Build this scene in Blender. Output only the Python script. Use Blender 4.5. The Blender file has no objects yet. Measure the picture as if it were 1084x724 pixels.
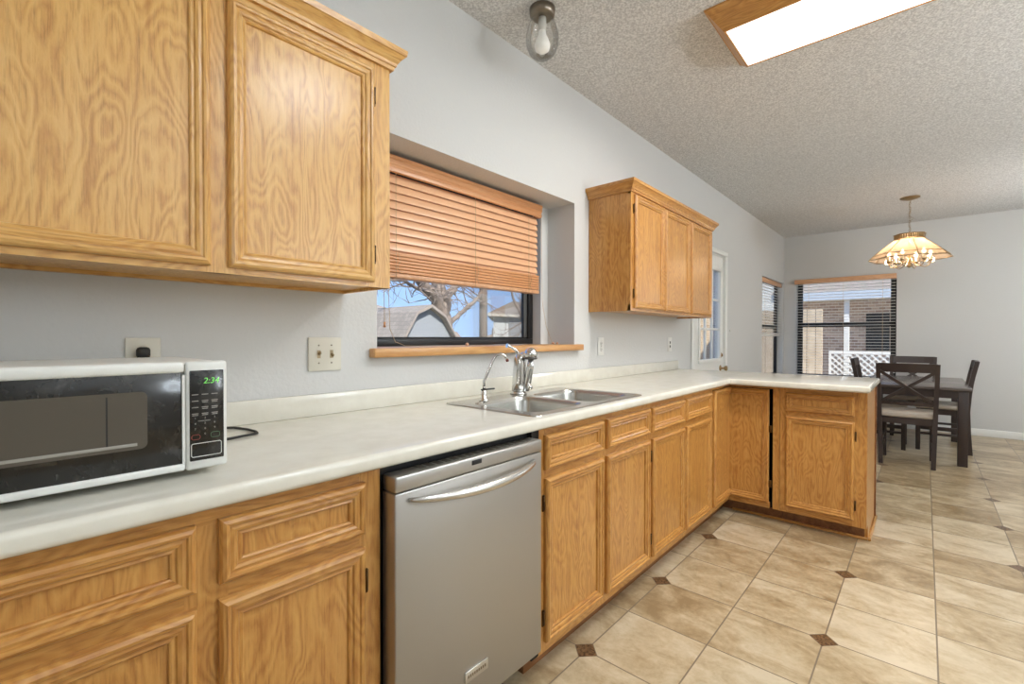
import bpy, bmesh, math, random
from mathutils import Vector, Matrix
random.seed(7)
PI = math.pi
SC = bpy.context.scene
COL = SC.collection

# ------------------------------------------------------------------ camera
cam = bpy.data.cameras.new('camera')
cam.sensor_width = 36.0
cam.lens = 491.0 / 1084.0 * 36.0
cam.clip_start = 0.02
camo = bpy.data.objects.new('camera', cam)
COL.objects.link(camo)
_a, _p, _r = math.radians(41.667), math.radians(0.615), math.radians(0.052)
_F = Vector((-math.sin(_a) * math.cos(_p), math.cos(_a) * math.cos(_p), -math.sin(_p)))
_R = Vector((math.cos(_a), math.sin(_a), 0))
_U = _R.cross(_F)
_R, _U = _R * math.cos(_r) + _U * math.sin(_r), _U * math.cos(_r) - _R * math.sin(_r)
M3 = Matrix((_R, _U, -_F)).transposed()
camo.matrix_world = Matrix.Translation((1.581, 0, 1.186)) @ M3.to_4x4()
SC.camera = camo

# ------------------------------------------------------------------ colour management
SC.view_settings.view_transform = 'Standard'
SC.view_settings.look = 'None'
SC.view_settings.gamma = 1.0
SC.view_settings.use_curve_mapping = False
SC.view_settings.exposure = 0.38

# ------------------------------------------------------------------ world: pale winter sky
W = bpy.data.worlds.new('sky'); SC.world = W; W.use_nodes = True
nt = W.node_tree; nt.nodes.clear()
wo = nt.nodes.new('ShaderNodeOutputWorld'); bg = nt.nodes.new('ShaderNodeBackground')
tc = nt.nodes.new('ShaderNodeTexCoord'); sx = nt.nodes.new('ShaderNodeSeparateXYZ')
cr = nt.nodes.new('ShaderNodeValToRGB')
cr.color_ramp.elements[0].position = 0.0; cr.color_ramp.elements[0].color = (0.40, 0.58, 0.90, 1)
cr.color_ramp.elements[1].position = 0.55; cr.color_ramp.elements[1].color = (0.20, 0.38, 0.78, 1)
e = cr.color_ramp.elements.new(0.12); e.color = (0.33, 0.53, 0.90, 1)
nt.links.new(tc.outputs['Generated'], sx.inputs[0]); nt.links.new(sx.outputs['Z'], cr.inputs[0])
nt.links.new(cr.outputs[0], bg.inputs[0]); nt.links.new(bg.outputs[0], wo.inputs[0])
bg.inputs[1].default_value = 1.1

def add_light(name, kind, loc, energy, color=(1, 1, 1), rot=(0, 0, 0), **kw):
    d = bpy.data.lights.new(name, kind); d.energy = energy; d.color = color
    for k, v in kw.items(): setattr(d, k, v)
    o = bpy.data.objects.new(name, d); COL.objects.link(o); o.location = loc; o.rotation_euler = rot
    return o

# winter sun, from the far right side, lights the yard
sun = add_light('sun', 'SUN', (6, -4, 8), 6.0, (1.0, 0.95, 0.87), angle=0.02)
sun.rotation_euler = Vector((-0.72, 0.28, -0.62)).to_track_quat('-Z', 'Y').to_euler()
# kitchen fluorescent lamp of the room (its housing is built below)
add_light('fluorescent_tube_light', 'AREA', (1.42, 2.42, 2.575), 20, (1.0, 0.98, 0.95), shape='RECTANGLE', size=1.0, size_y=0.3)
# added unseen fill lamps (bodies below): globes, flush lamp for door glare, upward torchieres
LC = (0.79, 0.90, 1.0)
add_light('added_globe_fill_light', 'POINT', (1.95, -1.45, 1.72), 74, LC, shadow_soft_size=0.17)
add_light('added_globe_fill_light', 'POINT', (3.8, 2.3, 1.72), 100, LC, shadow_soft_size=0.17)
add_light('added_globe_fill_light', 'POINT', (3.0, 6.3, 1.55), 165, (0.86, 0.935, 1.0), shadow_soft_size=0.17)
add_light('added_flush_glare_light', 'AREA', (1.60, 1.15, 2.53), 11, LC, shape='DISK', size=0.5)
add_light('added_torchiere_fill_light', 'AREA', (3.5, 0.8, 1.70), 42, LC, (PI, 0, 0), shape='DISK', size=0.28)
add_light('added_torchiere_fill_light', 'AREA', (4.1, 3.1, 1.50), 70, (0.86, 0.935, 1.0), (PI, 0, 0), shape='DISK', size=0.28)

# ------------------------------------------------------------------ material helpers
class NT:
    def __init__(s, name):
        s.m = bpy.data.materials.new(name); s.m.use_nodes = True
        s.t = s.m.node_tree; s.b = s.t.nodes['Principled BSDF']
    def n(s, typ, **kw):
        o = s.t.nodes.new(typ)
        for k, v in kw.items(): setattr(o, k, v)
        return o
    def l(s, a, b): s.t.links.new(a, b)
    def math(s, op, a, b=None, c=None, clamp=False):
        o = s.n('ShaderNodeMath', operation=op); o.use_clamp = clamp
        for i, v in enumerate((a, b, c)):
            if v is None: continue
            if hasattr(v, 'links'): s.l(v, o.inputs[i])
            else: o.inputs[i].default_value = v
        return o.outputs[0]
    def noise(s, vec, scale, detail=3, rough=0.55, dist=0.0):
        o = s.n('ShaderNodeTexNoise'); o.inputs['Scale'].default_value = scale
        o.inputs['Detail'].default_value = detail; o.inputs['Roughness'].default_value = rough
        o.inputs['Distortion'].default_value = dist
        if vec is not None: s.l(vec, o.inputs['Vector'])
        return o
    def ramp(s, fac, stops):
        o = s.n('ShaderNodeValToRGB'); e = o.color_ramp.elements
        while len(e) > 1: e.remove(e[-1])
        e[0].position = stops[0][0]; e[0].color = (*stops[0][1], 1)
        for p, c in stops[1:]:
            q = e.new(p); q.color = (*c, 1)
        s.l(fac, o.inputs[0]); return o.outputs[0]
    def mix(s, fac, a, b, mode='MIX'):
        o = s.n('ShaderNodeMix', data_type='RGBA', blend_type=mode)
        for sock, v in ((o.inputs[0], fac), (o.inputs[6], a), (o.inputs[7], b)):
            if hasattr(v, 'links'): s.l(v, sock)
            elif isinstance(v, (int, float)): sock.default_value = v
            else: sock.default_value = (*v, 1)
        return o.outputs[2]
    def bump(s, h, strength, dist):
        o = s.n('ShaderNodeBump'); o.inputs['Strength'].default_value = strength; o.inputs['Distance'].default_value = dist
        s.l(h, o.inputs['Height']); s.l(o.outputs[0], s.b.inputs['Normal'])
        return o
    def pos(s): return s.n('ShaderNodeNewGeometry').outputs['Position']
    def set(s, **kw):
        for k, v in kw.items():
            k = k.replace('_', ' ')
            s.b.inputs[k].default_value = (*v, 1) if isinstance(v, tuple) and len(v) == 3 else v
        return s.m

def plain(name, col, rough=0.5, metal=0.0, **kw):
    return NT(name).set(Base_Color=col, Roughness=rough, Metallic=metal, **kw)

def srgb(r, g, b):
    f = lambda c: (c / 255) / 12.92 if c / 255 <= 0.04045 else ((c / 255 + 0.055) / 1.055) ** 2.4
    return (f(r), f(g), f(b))

def oak(name, axis, light, mid, dark, rough=0.32, figure=1.0):
    """plain-sawn oak; grain runs along the given world axis, every mesh is cut from another board"""
    k = NT(name)
    vm = k.n('ShaderNodeVectorMath', operation='ADD')
    oi = k.n('ShaderNodeObjectInfo')
    sc = k.math('MULTIPLY', oi.outputs['Random'], 37.0)
    cb = k.n('ShaderNodeCombineXYZ'); k.l(sc, cb.inputs[0]); k.l(sc, cb.inputs[1]); k.l(sc, cb.inputs[2])
    k.l(k.pos(), vm.inputs[0]); k.l(cb.outputs[0], vm.inputs[1])
    s1 = [11, 11, 11]; s1['xyz'.index(axis)] = 3.0
    s2 = [330, 330, 330]; s2['xyz'.index(axis)] = 14
    s3 = [70, 70, 70]; s3['xyz'.index(axis)] = 3.5
    def mp(s):
        o = k.n('ShaderNodeMapping'); o.inputs['Scale'].default_value = s; k.l(vm.outputs[0], o.inputs[0]); return o.outputs[0]
    fig = k.noise(mp(s1), 1.0, 1.5, 0.45, 0.25).outputs[0]
    rings = k.math('PINGPONG', k.math('MULTIPLY', k.math('ADD', fig, k.math('MULTIPLY', k.noise(mp([9 * q for q in s1]), 1.0, 3, 0.6).outputs[0], 0.055)), 17.0 * figure), 0.5)
    rings = k.math('MULTIPLY', rings, 2.0)
    pores = k.noise(mp(s2), 1.0, 2, 0.6).outputs[0]
    streak = k.noise(mp(s3), 1.0, 3, 0.55).outputs[0]
    fac = k.math('ADD', k.math('MULTIPLY', rings, 0.25), k.math('MULTIPLY', streak, 0.72))
    col = k.ramp(fac, [(0.22, dark), (0.50, mid), (0.78, light)])
    pm = k.math('MULTIPLY', k.math('SUBTRACT', 0.50, pores, clamp=True), 3.0, clamp=True)
    pm = k.math('MULTIPLY', pm, k.math('SUBTRACT', 1.15, rings, clamp=True))
    col = k.mix(k.math('MULTIPLY', pm, 0.75), col, tuple(c * 0.62 for c in dark))
    k.l(col, k.b.inputs['Base Color'])
    k.bump(k.math('SUBTRACT', rings, k.math('MULTIPLY', pm, 1.2)), 0.12, 0.002)
    return k.set(Roughness=rough, Coat_Weight=0.28, Coat_Roughness=0.22)

UL, UM, UD = srgb(226, 182, 112), srgb(216, 166, 94), srgb(188, 132, 66)
LL, LM, LD = srgb(206, 156, 86), srgb(193, 138, 70), srgb(164, 106, 48)
OAK = {a: oak('oak_' + a, a, UL, UM, UD) for a in 'xyz'}
HON = {a: oak('honey_oak_' + a, a, LL, LM, LD) for a in 'xyz'}
BLW = oak('blind_wood', 'y', srgb(222, 164, 114), srgb(212, 150, 100), srgb(196, 132, 84), 0.4, 0.06)
BLX = oak('blind_wood_x', 'x', srgb(226, 176, 134), srgb(216, 164, 122), srgb(206, 152, 110), 0.4, 0.3)
SILL = oak('sill_wood', 'y', srgb(220, 172, 112), srgb(206, 152, 92), srgb(178, 120, 66), 0.35, 0.15)
TOE = oak('toe_wood', 'y', srgb(150, 100, 56), srgb(134, 86, 46), srgb(112, 68, 34), 0.5, 0.2)

def wall_mat(name, col, s=120, st=0.25):
    k = NT(name)
    h = k.noise(k.pos(), s, 3, 0.5).outputs[0]
    k.bump(h, st, 0.004)
    return k.set(Base_Color=col, Roughness=0.75)
WALL = wall_mat('wall_paint', srgb(207, 206, 203), 70, 0.35)
WHITE = plain('white_trim_paint', srgb(232, 231, 226), 0.4)
RECESS = wall_mat('recess_paint', srgb(214, 213, 210), 70, 0.2)

k = NT('popcorn_ceiling')
h1 = k.noise(k.pos(), 120, 3, 0.6).outputs[0]
h1r = k.ramp(h1, [(0.40, (0, 0, 0)), (0.62, (1, 1, 1))])
k.l(k.mix(h1r, srgb(196, 193, 189), srgb(238, 236, 232)), k.b.inputs['Base Color'])  # hollows between the bumps darker, their shade put into the colour
k.bump(h1r, 0.55, 0.006)
CEIL = k.set(Roughness=0.9)

# travertine floor with small brown diamond insets
k = NT('travertine_tile')
sp = k.n('ShaderNodeSeparateXYZ'); P = k.pos(); k.l(P, sp.inputs[0])
tx = k.math('DIVIDE', k.math('SUBTRACT', sp.outputs[0], 0.631), 0.3315)
ty = k.math('DIVIDE', k.math('SUBTRACT', sp.outputs[1], 1.490), 0.336)
def near(t, step):
    return k.math('MULTIPLY', k.math('ABSOLUTE', k.math('SUBTRACT', t, k.math('ROUND', t))), step)
gx, gy = near(tx, 0.3315), near(ty, 0.336)
gm = k.math('LESS_THAN', k.math('MINIMUM', gx, gy), 0.0027)
hx = near(k.math('MULTIPLY', tx, 0.5), 0.663); hy = near(k.math('MULTIPLY', ty, 0.5), 0.672)
dd = k.math('ADD', hx, hy)
dia = k.math('LESS_THAN', dd, 0.047); diag = k.math('LESS_THAN', dd, 0.051)
wn = k.n('ShaderNodeTexWhiteNoise', noise_dimensions='2D')
cb = k.n('ShaderNodeCombineXYZ'); k.l(k.math('FLOOR', tx), cb.inputs[0]); k.l(k.math('FLOOR', ty), cb.inputs[1]); k.l(cb.outputs[0], wn.inputs['Vector'])
vadd = k.n('ShaderNodeVectorMath', operation='ADD'); vs = k.n('ShaderNodeVectorMath', operation='SCALE')
k.l(wn.outputs['Color'], vs.inputs[0]); vs.inputs['Scale'].default_value = 9.0
k.l(P, vadd.inputs[0]); k.l(vs.outputs[0], vadd.inputs[1])
mp = k.n('ShaderNodeMapping'); mp.inputs['Scale'].default_value = (1.0, 1.6, 1.0); mp.inputs['Rotation'].default_value = (0, 0, 0.35)
k.l(vadd.outputs[0], mp.inputs[0])
cl = k.noise(mp.outputs[0], 5.0, 6, 0.62, 0.6).outputs[0]
fn = k.noise(vadd.outputs[0], 38, 5, 0.7).outputs[0]
f = k.math('ADD', k.math('MULTIPLY', cl, 0.75), k.math('MULTIPLY', fn, 0.25))
f = k.math('ADD', f, k.math('MULTIPLY', k.math('SUBTRACT', wn.outputs['Value'], 0.5), 0.22))
tile = k.ramp(f, [(0.34, srgb(150, 126, 92)), (0.46, srgb(176, 154, 120)), (0.56, srgb(194, 175, 143)), (0.68, srgb(208, 192, 164))])
gr = srgb(132, 116, 96)
dn = k.noise(P, 90, 3, 0.7).outputs[0]
dcol = k.ramp(dn, [(0.35, srgb(62, 40, 24)), (0.65, srgb(138, 106, 74))])
c = k.mix(gm, tile, gr); c = k.mix(diag, c, gr); c = k.mix(dia, c, dcol)
k.l(c, k.b.inputs['Base Color'])
hgt = k.math('SUBTRACT', 1.0, k.math('MAXIMUM', k.math('MULTIPLY', gm, k.math('SUBTRACT', 1.0, dia)), k.math('SUBTRACT', diag, dia)))
k.bump(hgt, 0.4, 0.002)
FLOOR = k.set(Roughness=0.28, Specular_IOR_Level=0.5)

k = NT('cream_laminate')
n1 = k.noise(k.pos(), 14, 4, 0.6).outputs[0]
k.l(k.ramp(n1, [(0.35, srgb(219, 214, 200)), (0.65, srgb(226, 222, 209))]), k.b.inputs['Base Color'])
LAM = k.set(Roughness=0.15)

def brushed(name, col, rough, axis):
    k = NT(name)
    mp = k.n('ShaderNodeMapping'); s = [900, 900, 900]; s['xyz'.index(axis)] = 6
    mp.inputs['Scale'].default_value = s; k.l(k.pos(), mp.inputs[0])
    n = k.noise(mp.outputs[0], 1.0, 2, 0.5).outputs[0]
    k.bump(n, 0.08, 0.0005)
    return k.set(Base_Color=col, Metallic=1.0, Roughness=rough)
STEEL = brushed('brushed_steel', srgb(184, 182, 178), 0.44, 'z')
STEELH = plain('steel_handle', srgb(205, 203, 198), 0.27, 1.0)
SINKS = plain('sink_steel', srgb(190, 188, 182), 0.26, 1.0)
CHROME = plain('chrome', srgb(222, 222, 220), 0.14, 1.0)
NICKEL = plain('brushed_nickel', srgb(140, 130, 116), 0.3, 1.0)
BRASS = plain('antique_brass', srgb(160, 136, 100), 0.32, 1.0)
HINGE = plain('dark_bronze', srgb(92, 66, 38), 0.4, 0.8)
BLACK = plain('black_plastic', (0.012, 0.012, 0.012), 0.45)
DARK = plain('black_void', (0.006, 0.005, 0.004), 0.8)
FRAME = plain('black_window_frame', (0.012, 0.012, 0.013), 0.4)
MWW = plain('white_enamel', srgb(222, 222, 216), 0.35)
k = NT('dusty_black_glass')
sm = k.noise(k.pos(), 22, 6, 0.7, 0.6).outputs[0]
k.l(k.ramp(sm, [(0.42, (0.010, 0.009, 0.008)), (0.60, (0.020, 0.018, 0.015)), (0.78, (0.07, 0.065, 0.06))]), k.b.inputs['Base Color'])
MWG = k.set(Roughness=0.12)
MWI = plain('microwave_mesh_screen', srgb(84, 77, 67), 0.3)
PLATE = plain('ivory_plastic', srgb(216, 211, 196), 0.4)
PLATEW = plain('white_plastic', srgb(226, 224, 218), 0.4)
RUBBER = plain('rubber_black', (0.02, 0.018, 0.016), 0.6)
DWOOD = plain('espresso_wood', srgb(58, 46, 42), 0.38)
DTOP = plain('espresso_top_reflecting', srgb(98, 88, 84), 0.2)  # paler than the legs: window reflection put into the tabletop colour
k = NT('taupe_upholstery'); h = k.noise(k.pos(), 400, 2).outputs[0]; k.bump(h, 0.3, 0.002)
SEAT = k.set(Base_Color=srgb(186, 174, 160), Roughness=0.8)
SLAT = plain('white_slat', srgb(238, 234, 226), 0.4)
k = NT('varnished_slat')
SLATW = k.set(Base_Color=srgb(236, 184, 142), Roughness=0.3)
CORD = plain('tan_cord', srgb(196, 170, 136), 0.8)

def glassy(name, tint=(1, 1, 1), gloss=1.0):
    k = NT(name); t = k.t; t.nodes.remove(k.b)
    tr = k.n('ShaderNodeBsdfTransparent'); tr.inputs[0].default_value = (*tint, 1)
    gl = k.n('ShaderNodeBsdfGlossy'); gl.inputs['Roughness'].default_value = 0.02
    fr = k.n('ShaderNodeFresnel'); fr.inputs[0].default_value = 1.45
    mx = k.n('ShaderNodeMixShader')
    k.l(k.math('MULTIPLY', fr.outputs[0], gloss, clamp=True), mx.inputs[0]); k.l(tr.outputs[0], mx.inputs[1]); k.l(gl.outputs[0], mx.inputs[2])
    k.l(mx.outputs[0], t.nodes['Material Output'].inputs[0])
    return k.m
GLASS = glassy('window_glass', (0.98, 0.99, 0.99), 0.5)
GLOBE = glassy('clear_lamp_glass', (0.95, 0.95, 0.94), 0.7)
def amber():
    k = NT('amber_glass'); t = k.t
    k.set(Base_Color=srgb(226, 196, 164), Roughness=0.12)
    tr = k.n('ShaderNodeBsdfTransparent'); tr.inputs[0].default_value = (*srgb(250, 234, 214), 1)
    tl = k.n('ShaderNodeBsdfTranslucent'); tl.inputs[0].default_value = (*srgb(244, 214, 180), 1)
    m1 = k.n('ShaderNodeMixShader'); m2 = k.n('ShaderNodeMixShader')
    m1.inputs[0].default_value = 0.35; m2.inputs[0].default_value = 0.35
    k.l(tr.outputs[0], m1.inputs[1]); k.l(tl.outputs[0], m1.inputs[2])
    k.l(m1.outputs[0], m2.inputs[1]); k.l(k.b.outputs[0], m2.inputs[2])
    k.l(m2.outputs[0], t.nodes['Material Output'].inputs[0]); return k.m
AMBER = amber()
def emit(name, col, s):
    k = NT(name); k.set(Base_Color=col, Emission_Color=col, Emission_Strength=s, Roughness=0.5); return k.m
LENS = emit('lit_lens', (1.0, 0.97, 0.91), 1.15)
BULB = emit('lit_bulb', (1.0, 0.84, 0.62), 6.0)
DIGIT = emit('green_digit', (0.16, 0.60, 0.10), 0.45)
DIGIT0 = plain('unlit_digit', (0.03, 0.04, 0.025), 0.4)

# ------------------------------------------------------------------ mesh helpers (all shapes given in room coordinates, metres)
class MB:
    def __init__(s): s.bm = bmesh.new(); s.mats = []
    def mi(s, m):
        if m not in s.mats: s.mats.append(m)
        return s.mats.index(m)
    def face(s, pts, m, smooth=False):
        vs = [s.bm.verts.new(p) for p in pts]
        f = s.bm.faces.new(vs); f.material_index = s.mi(m); f.smooth = smooth; return f
    def box(s, x0, x1, y0, y1, z0, z1, m, bev=0.0, seg=2):
        b = bmesh.new(); bmesh.ops.create_cube(b, size=1.0)
        for v in b.verts:
            v.co = Vector((x0 + (v.co.x + .5) * (x1 - x0), y0 + (v.co.y + .5) * (y1 - y0), z0 + (v.co.z + .5) * (z1 - z0)))
        if bev: bmesh.ops.bevel(b, geom=list(b.edges), offset=bev, segments=seg, profile=0.5, affect='EDGES')
        s.merge(b, m, bev > 0); return s
    def merge(s, b, m, smooth=False, mat=None):
        idx = s.mi(m); mp = {}
        for v in b.verts: mp[v] = s.bm.verts.new(mat @ v.co if mat else v.co)
        for f in b.faces:
            try:
                g = s.bm.faces.new([mp[v] for v in f.verts]); g.material_index = idx; g.smooth = smooth
            except ValueError: pass
        b.free()
    def obox(s, c, size, rot, m, bev=0.0):
        """box of given size about c, rotated by an Euler"""
        b = bmesh.new(); bmesh.ops.create_cube(b, size=1.0)
        for v in b.verts: v.co = Vector((v.co.x * size[0], v.co.y * size[1], v.co.z * size[2]))
        if bev: bmesh.ops.bevel(b, geom=list(b.edges), offset=bev, segments=2, profile=0.5, affect='EDGES')
        from mathutils import Euler
        s.merge(b, m, bev > 0, Matrix.Translation(c) @ Euler(rot).to_matrix().to_4x4()); return s
    def bar(s, p, q, w, t, m, up=(0, 0, 1), bev=0.0):
        """straight bar with rectangular section w (sideways) x t (along 'up')"""
        p, q = Vector(p), Vector(q); d = (q - p).normalized(); u = Vector(up)
        sd = d.cross(u).normalized(); u = sd.cross(d).normalized()
        b = bmesh.new(); bmesh.ops.create_cube(b, size=1.0); L = (q - p).length
        for v in b.verts: v.co = Vector((v.co.x * w, v.co.y * L, v.co.z * t))
        if bev: bmesh.ops.bevel(b, geom=list(b.edges), offset=bev, segments=2, profile=0.5, affect='EDGES')
        s.merge(b, m, bev > 0, Matrix.Translation((p + q) / 2) @ Matrix((sd, d, u)).transposed().to_4x4()); return s
    def tube(s, pts, r, m, n=12, caps=True):
        pts = [Vector(p) for p in pts]; rs = r if isinstance(r, (list, tuple)) else [r] * len(pts)
        rings = []; up = None
        for i, p in enumerate(pts):
            d = (pts[min(i + 1, len(pts) - 1)] - pts[max(i - 1, 0)]).normalized()
            if up is None: up = d.orthogonal().normalized()
            up = (up - d * up.dot(d)).normalized(); sd = d.cross(up)
            rings.append([s.bm.verts.new(p + (up * math.cos(2 * PI * j / n) + sd * math.sin(2 * PI * j / n)) * rs[i]) for j in range(n)])
        k_ = s.mi(m)
        for a, b in zip(rings, rings[1:]):
            for j in range(n):
                f = s.bm.faces.new((a[j], a[(j + 1) % n], b[(j + 1) % n], b[j])); f.material_index = k_; f.smooth = True
        if caps:
            for rg in (rings[0][::-1], rings[-1]):
                f = s.bm.faces.new(rg); f.material_index = k_
        return s
    def lathe(s, prof, c, m, n=24, axis=(0, 0, 1), smooth=True, phase=0.0):
        ax = Vector(axis).normalized(); q = Vector((0, 0, 1)).rotation_difference(ax).to_matrix(); c = Vector(c)
        rings = []
        for r, h in prof:
            rings.append([s.bm.verts.new(c + q @ Vector((max(r, 1e-5) * math.cos(2 * PI * j / n + phase), max(r, 1e-5) * math.sin(2 * PI * j / n + phase), h))) for j in range(n)])
        k_ = s.mi(m)
        for a, b in zip(rings, rings[1:]):
            for j in range(n):
                f = s.bm.faces.new((a[j], a[(j + 1) % n], b[(j + 1) % n], b[j])); f.material_index = k_; f.smooth = smooth
        return s
    def prism(s, poly, d, m, smooth=False):
        """closed polygon (3-D points) extruded by vector d"""
        d = Vector(d); a = [s.bm.verts.new(p) for p in poly]; b = [s.bm.verts.new(Vector(p) + d) for p in poly]; k_ = s.mi(m)
        fs = [s.bm.faces.new(a[::-1]), s.bm.faces.new(b)]
        for i in range(len(a)):
            j = (i + 1) % len(a); f = s.bm.faces.new((a[i], a[j], b[j], b[i])); f.smooth = smooth; fs.append(f)
        for f in fs: f.material_index = k_
        return s
    def rings(s, rgs, mats, close=True, cap_mat=None):
        """successive 4-corner rings; mats by side 0..3"""
        vr = [[s.bm.verts.new(p) for p in r] for r in rgs]
        for a, b in zip(vr, vr[1:]):
            for j in range(4):
                if mats[j] is None: continue
                try:
                    f = s.bm.faces.new((a[j], a[(j + 1) % 4], b[(j + 1) % 4], b[j])); f.material_index = s.mi(mats[j])
                except ValueError: pass
        if cap_mat:
            f = s.bm.faces.new(vr[-1]); f.material_index = s.mi(cap_mat)
        return s
    def build(s, name, parent=None, weld=False, sharp=None):
        if weld: bmesh.ops.remove_doubles(s.bm, verts=s.bm.verts, dist=1e-5)
        bmesh.ops.recalc_face_normals(s.bm, faces=s.bm.faces)
        me = bpy.data.meshes.new(name)
        org = Vector((0, 0, 0))
        p = parent
        while p is not None: org = org + p.location; p = p.parent
        if parent is None and len(s.bm.verts):
            xs = [v.co for v in s.bm.verts]
            org = Vector(((min(v.x for v in xs) + max(v.x for v in xs)) / 2, (min(v.y for v in xs) + max(v.y for v in xs)) / 2, min(v.z for v in xs)))
        bmesh.ops.translate(s.bm, verts=s.bm.verts, vec=-org)
        s.bm.to_mesh(me); s.bm.free()
        for m in s.mats: me.materials.append(m)
        o = bpy.data.objects.new(name, me); COL.objects.link(o)
        if parent is not None: o.parent = parent
        else: o.location = org
        if sharp is not None:
            try: me.set_sharp_from_angle(angle=math.radians(sharp))
            except Exception: pass
        return o

def thing(name, label, cat, loc=(0, 0, 0), group=None):
    o = bpy.data.objects.new(name, None); COL.objects.link(o); o.location = loc; o.empty_display_size = 0.1
    o['label'] = label; o['category'] = cat
    if group: o['group'] = group
    return o
def tag(o, label, cat, group=None):
    o['label'] = label; o['category'] = cat
    if group: o['group'] = group
    return o
def structure(o, label=None, cat=None):
    o['kind'] = 'structure'
    if label: o['label'] = label
    if cat: o['category'] = cat
    return o
def box(name, x0, x1, y0, y1, z0, z1, m, parent=None, bev=0.0):
    return MB().box(x0, x1, y0, y1, z0, z1, m, bev).build(name, parent)
def dup(root):
    r = root.copy(); COL.objects.link(r)
    for ch in list(root.children):
        c_ = ch.copy(); COL.objects.link(c_); c_.parent = r
        for g in ch.children:
            d_ = g.copy(); COL.objects.link(d_); d_.parent = c_
    return r
def text(s, size, mat, M, name, parent, extr=0.0004, shear=0.0):
    cu = bpy.data.curves.new(name, 'FONT'); cu.body = s; cu.size = size; cu.extrude = extr; cu.align_x = 'CENTER'; cu.align_y = 'CENTER'; cu.shear = shear
    t = bpy.data.objects.new('tmp', cu); COL.objects.link(t)
    dg = bpy.context.evaluated_depsgraph_get(); me = bpy.data.meshes.new_from_object(t.evaluated_get(dg))
    bpy.data.objects.remove(t)
    org = Vector((0, 0, 0)); p = parent
    while p is not None: org += p.location; p = p.parent
    me.transform(Matrix.Translation(-org) @ M)
    me.materials.clear(); me.materials.append(mat)
    o = bpy.data.objects.new(name, me); COL.objects.link(o); o.parent = parent; return o
# text facing +x (reads along +y)
MX = lambda x, y, z: Matrix.Translation((x, y, z)) @ Matrix(((0, 0, 1), (1, 0, 0), (0, 1, 0))).to_4x4()

# ================================================================== SETTING
H, YB, XR, YF = 2.671, 7.913, 4.6, -2.6
structure(box('floor', -0.30, XR, YF, YB + .2, -0.06, 0, FLOOR))
structure(box('ceiling', -0.30, XR, YF, YB + .2, H, H + 0.1, CEIL))
structure(box('wall_right', XR, XR + .12, YF, YB + .2, 0, H, WALL))
structure(box('wall_front', -0.30, XR, YF - .12, YF, 0, H, WALL))

def wall_with_holes(name, plane, a0, a1, d0, d1, holes, m):
    """wall along axis; holes = (a0,a1,z0,z1). plane 'x': spans x d0..d1 and runs along y."""
    mb = MB()
    A = sorted({a0, a1, *[h[0] for h in holes], *[h[1] for h in holes]})
    Z = sorted({0.0, H, *[h[2] for h in holes], *[h[3] for h in holes]})
    solid = lambda i, j: 0 <= i < len(A) - 1 and 0 <= j < len(Z) - 1 and not any(h[0] <= (A[i] + A[i + 1]) / 2 <= h[1] and h[2] <= (Z[j] + Z[j + 1]) / 2 <= h[3] for h in holes)
    P = (lambda a, d, z: (d, a, z)) if plane == 'x' else (lambda a, d, z: (a, d, z))
    for i in range(len(A) - 1):
        for j in range(len(Z) - 1):
            if not solid(i, j): continue
            u0, u1, z0, z1 = A[i], A[i + 1], Z[j], Z[j + 1]
            for d in (d0, d1): mb.face([P(u0, d, z0), P(u1, d, z0), P(u1, d, z1), P(u0, d, z1)], m)
            if not solid(i - 1, j): mb.face([P(u0, d0, z0), P(u0, d1, z0), P(u0, d1, z1), P(u0, d0, z1)], m)
            if not solid(i + 1, j): mb.face([P(u1, d0, z0), P(u1, d1, z0), P(u1, d1, z1), P(u1, d0, z1)], m)
            if not solid(i, j - 1): mb.face([P(u0, d0, z0), P(u1, d0, z0), P(u1, d1, z0), P(u0, d1, z0)], m)
            if not solid(i, j + 1): mb.face([P(u0, d0, z1), P(u1, d0, z1), P(u1, d1, z1), P(u0, d1, z1)], m)
    return structure(mb.build(name, weld=True))
wall_with_holes('wall_left', 'x', YF, 3.9, -0.20, 0.0, [(0.992, 2.341, 1.107, 1.991)], WALL)
wall_with_holes('wall_left', 'x', 3.9, YB + .2, -0.11, 0.0, [(4.27, 5.13, 0, 2.03), (6.66, 7.84, 0.62, 1.985)], WALL)
wall_with_holes('wall_back', 'y', 0.0, XR, YB, YB + .20, [(0.16, 1.30, 0.60, 2.02)], WALL)
# inner step of the kitchen window niche: the outer skin with a slightly smaller opening
mb = MB()
mb.box(-0.30, -0.2005, 2.27, 2.50, 1.0, 2.2, RECESS).box(-0.30, -0.2005, 0.85, 1.02, 1.0, 2.2, RECESS)
mb.box(-0.30, -0.2005, 1.02, 2.27, 1.985, 2.2, RECESS).box(-0.30, -0.2005, 1.02, 2.27, 1.0, 1.106, RECESS)
structure(mb.build('trim_4'))

structure(MB().box(0.0, XR, YB - .014, YB - .0005, 0, .085, WHITE, .003).build('baseboard_back'))
structure(MB().box(0.0005, .014, 5.26, YB - .015, 0, .085, WHITE, .003).build('baseboard_left'))
structure(MB().box(XR - .014, XR - .0005, YF, YB - .015, 0, .085, WHITE, .003).build('baseboard_right'))

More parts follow.
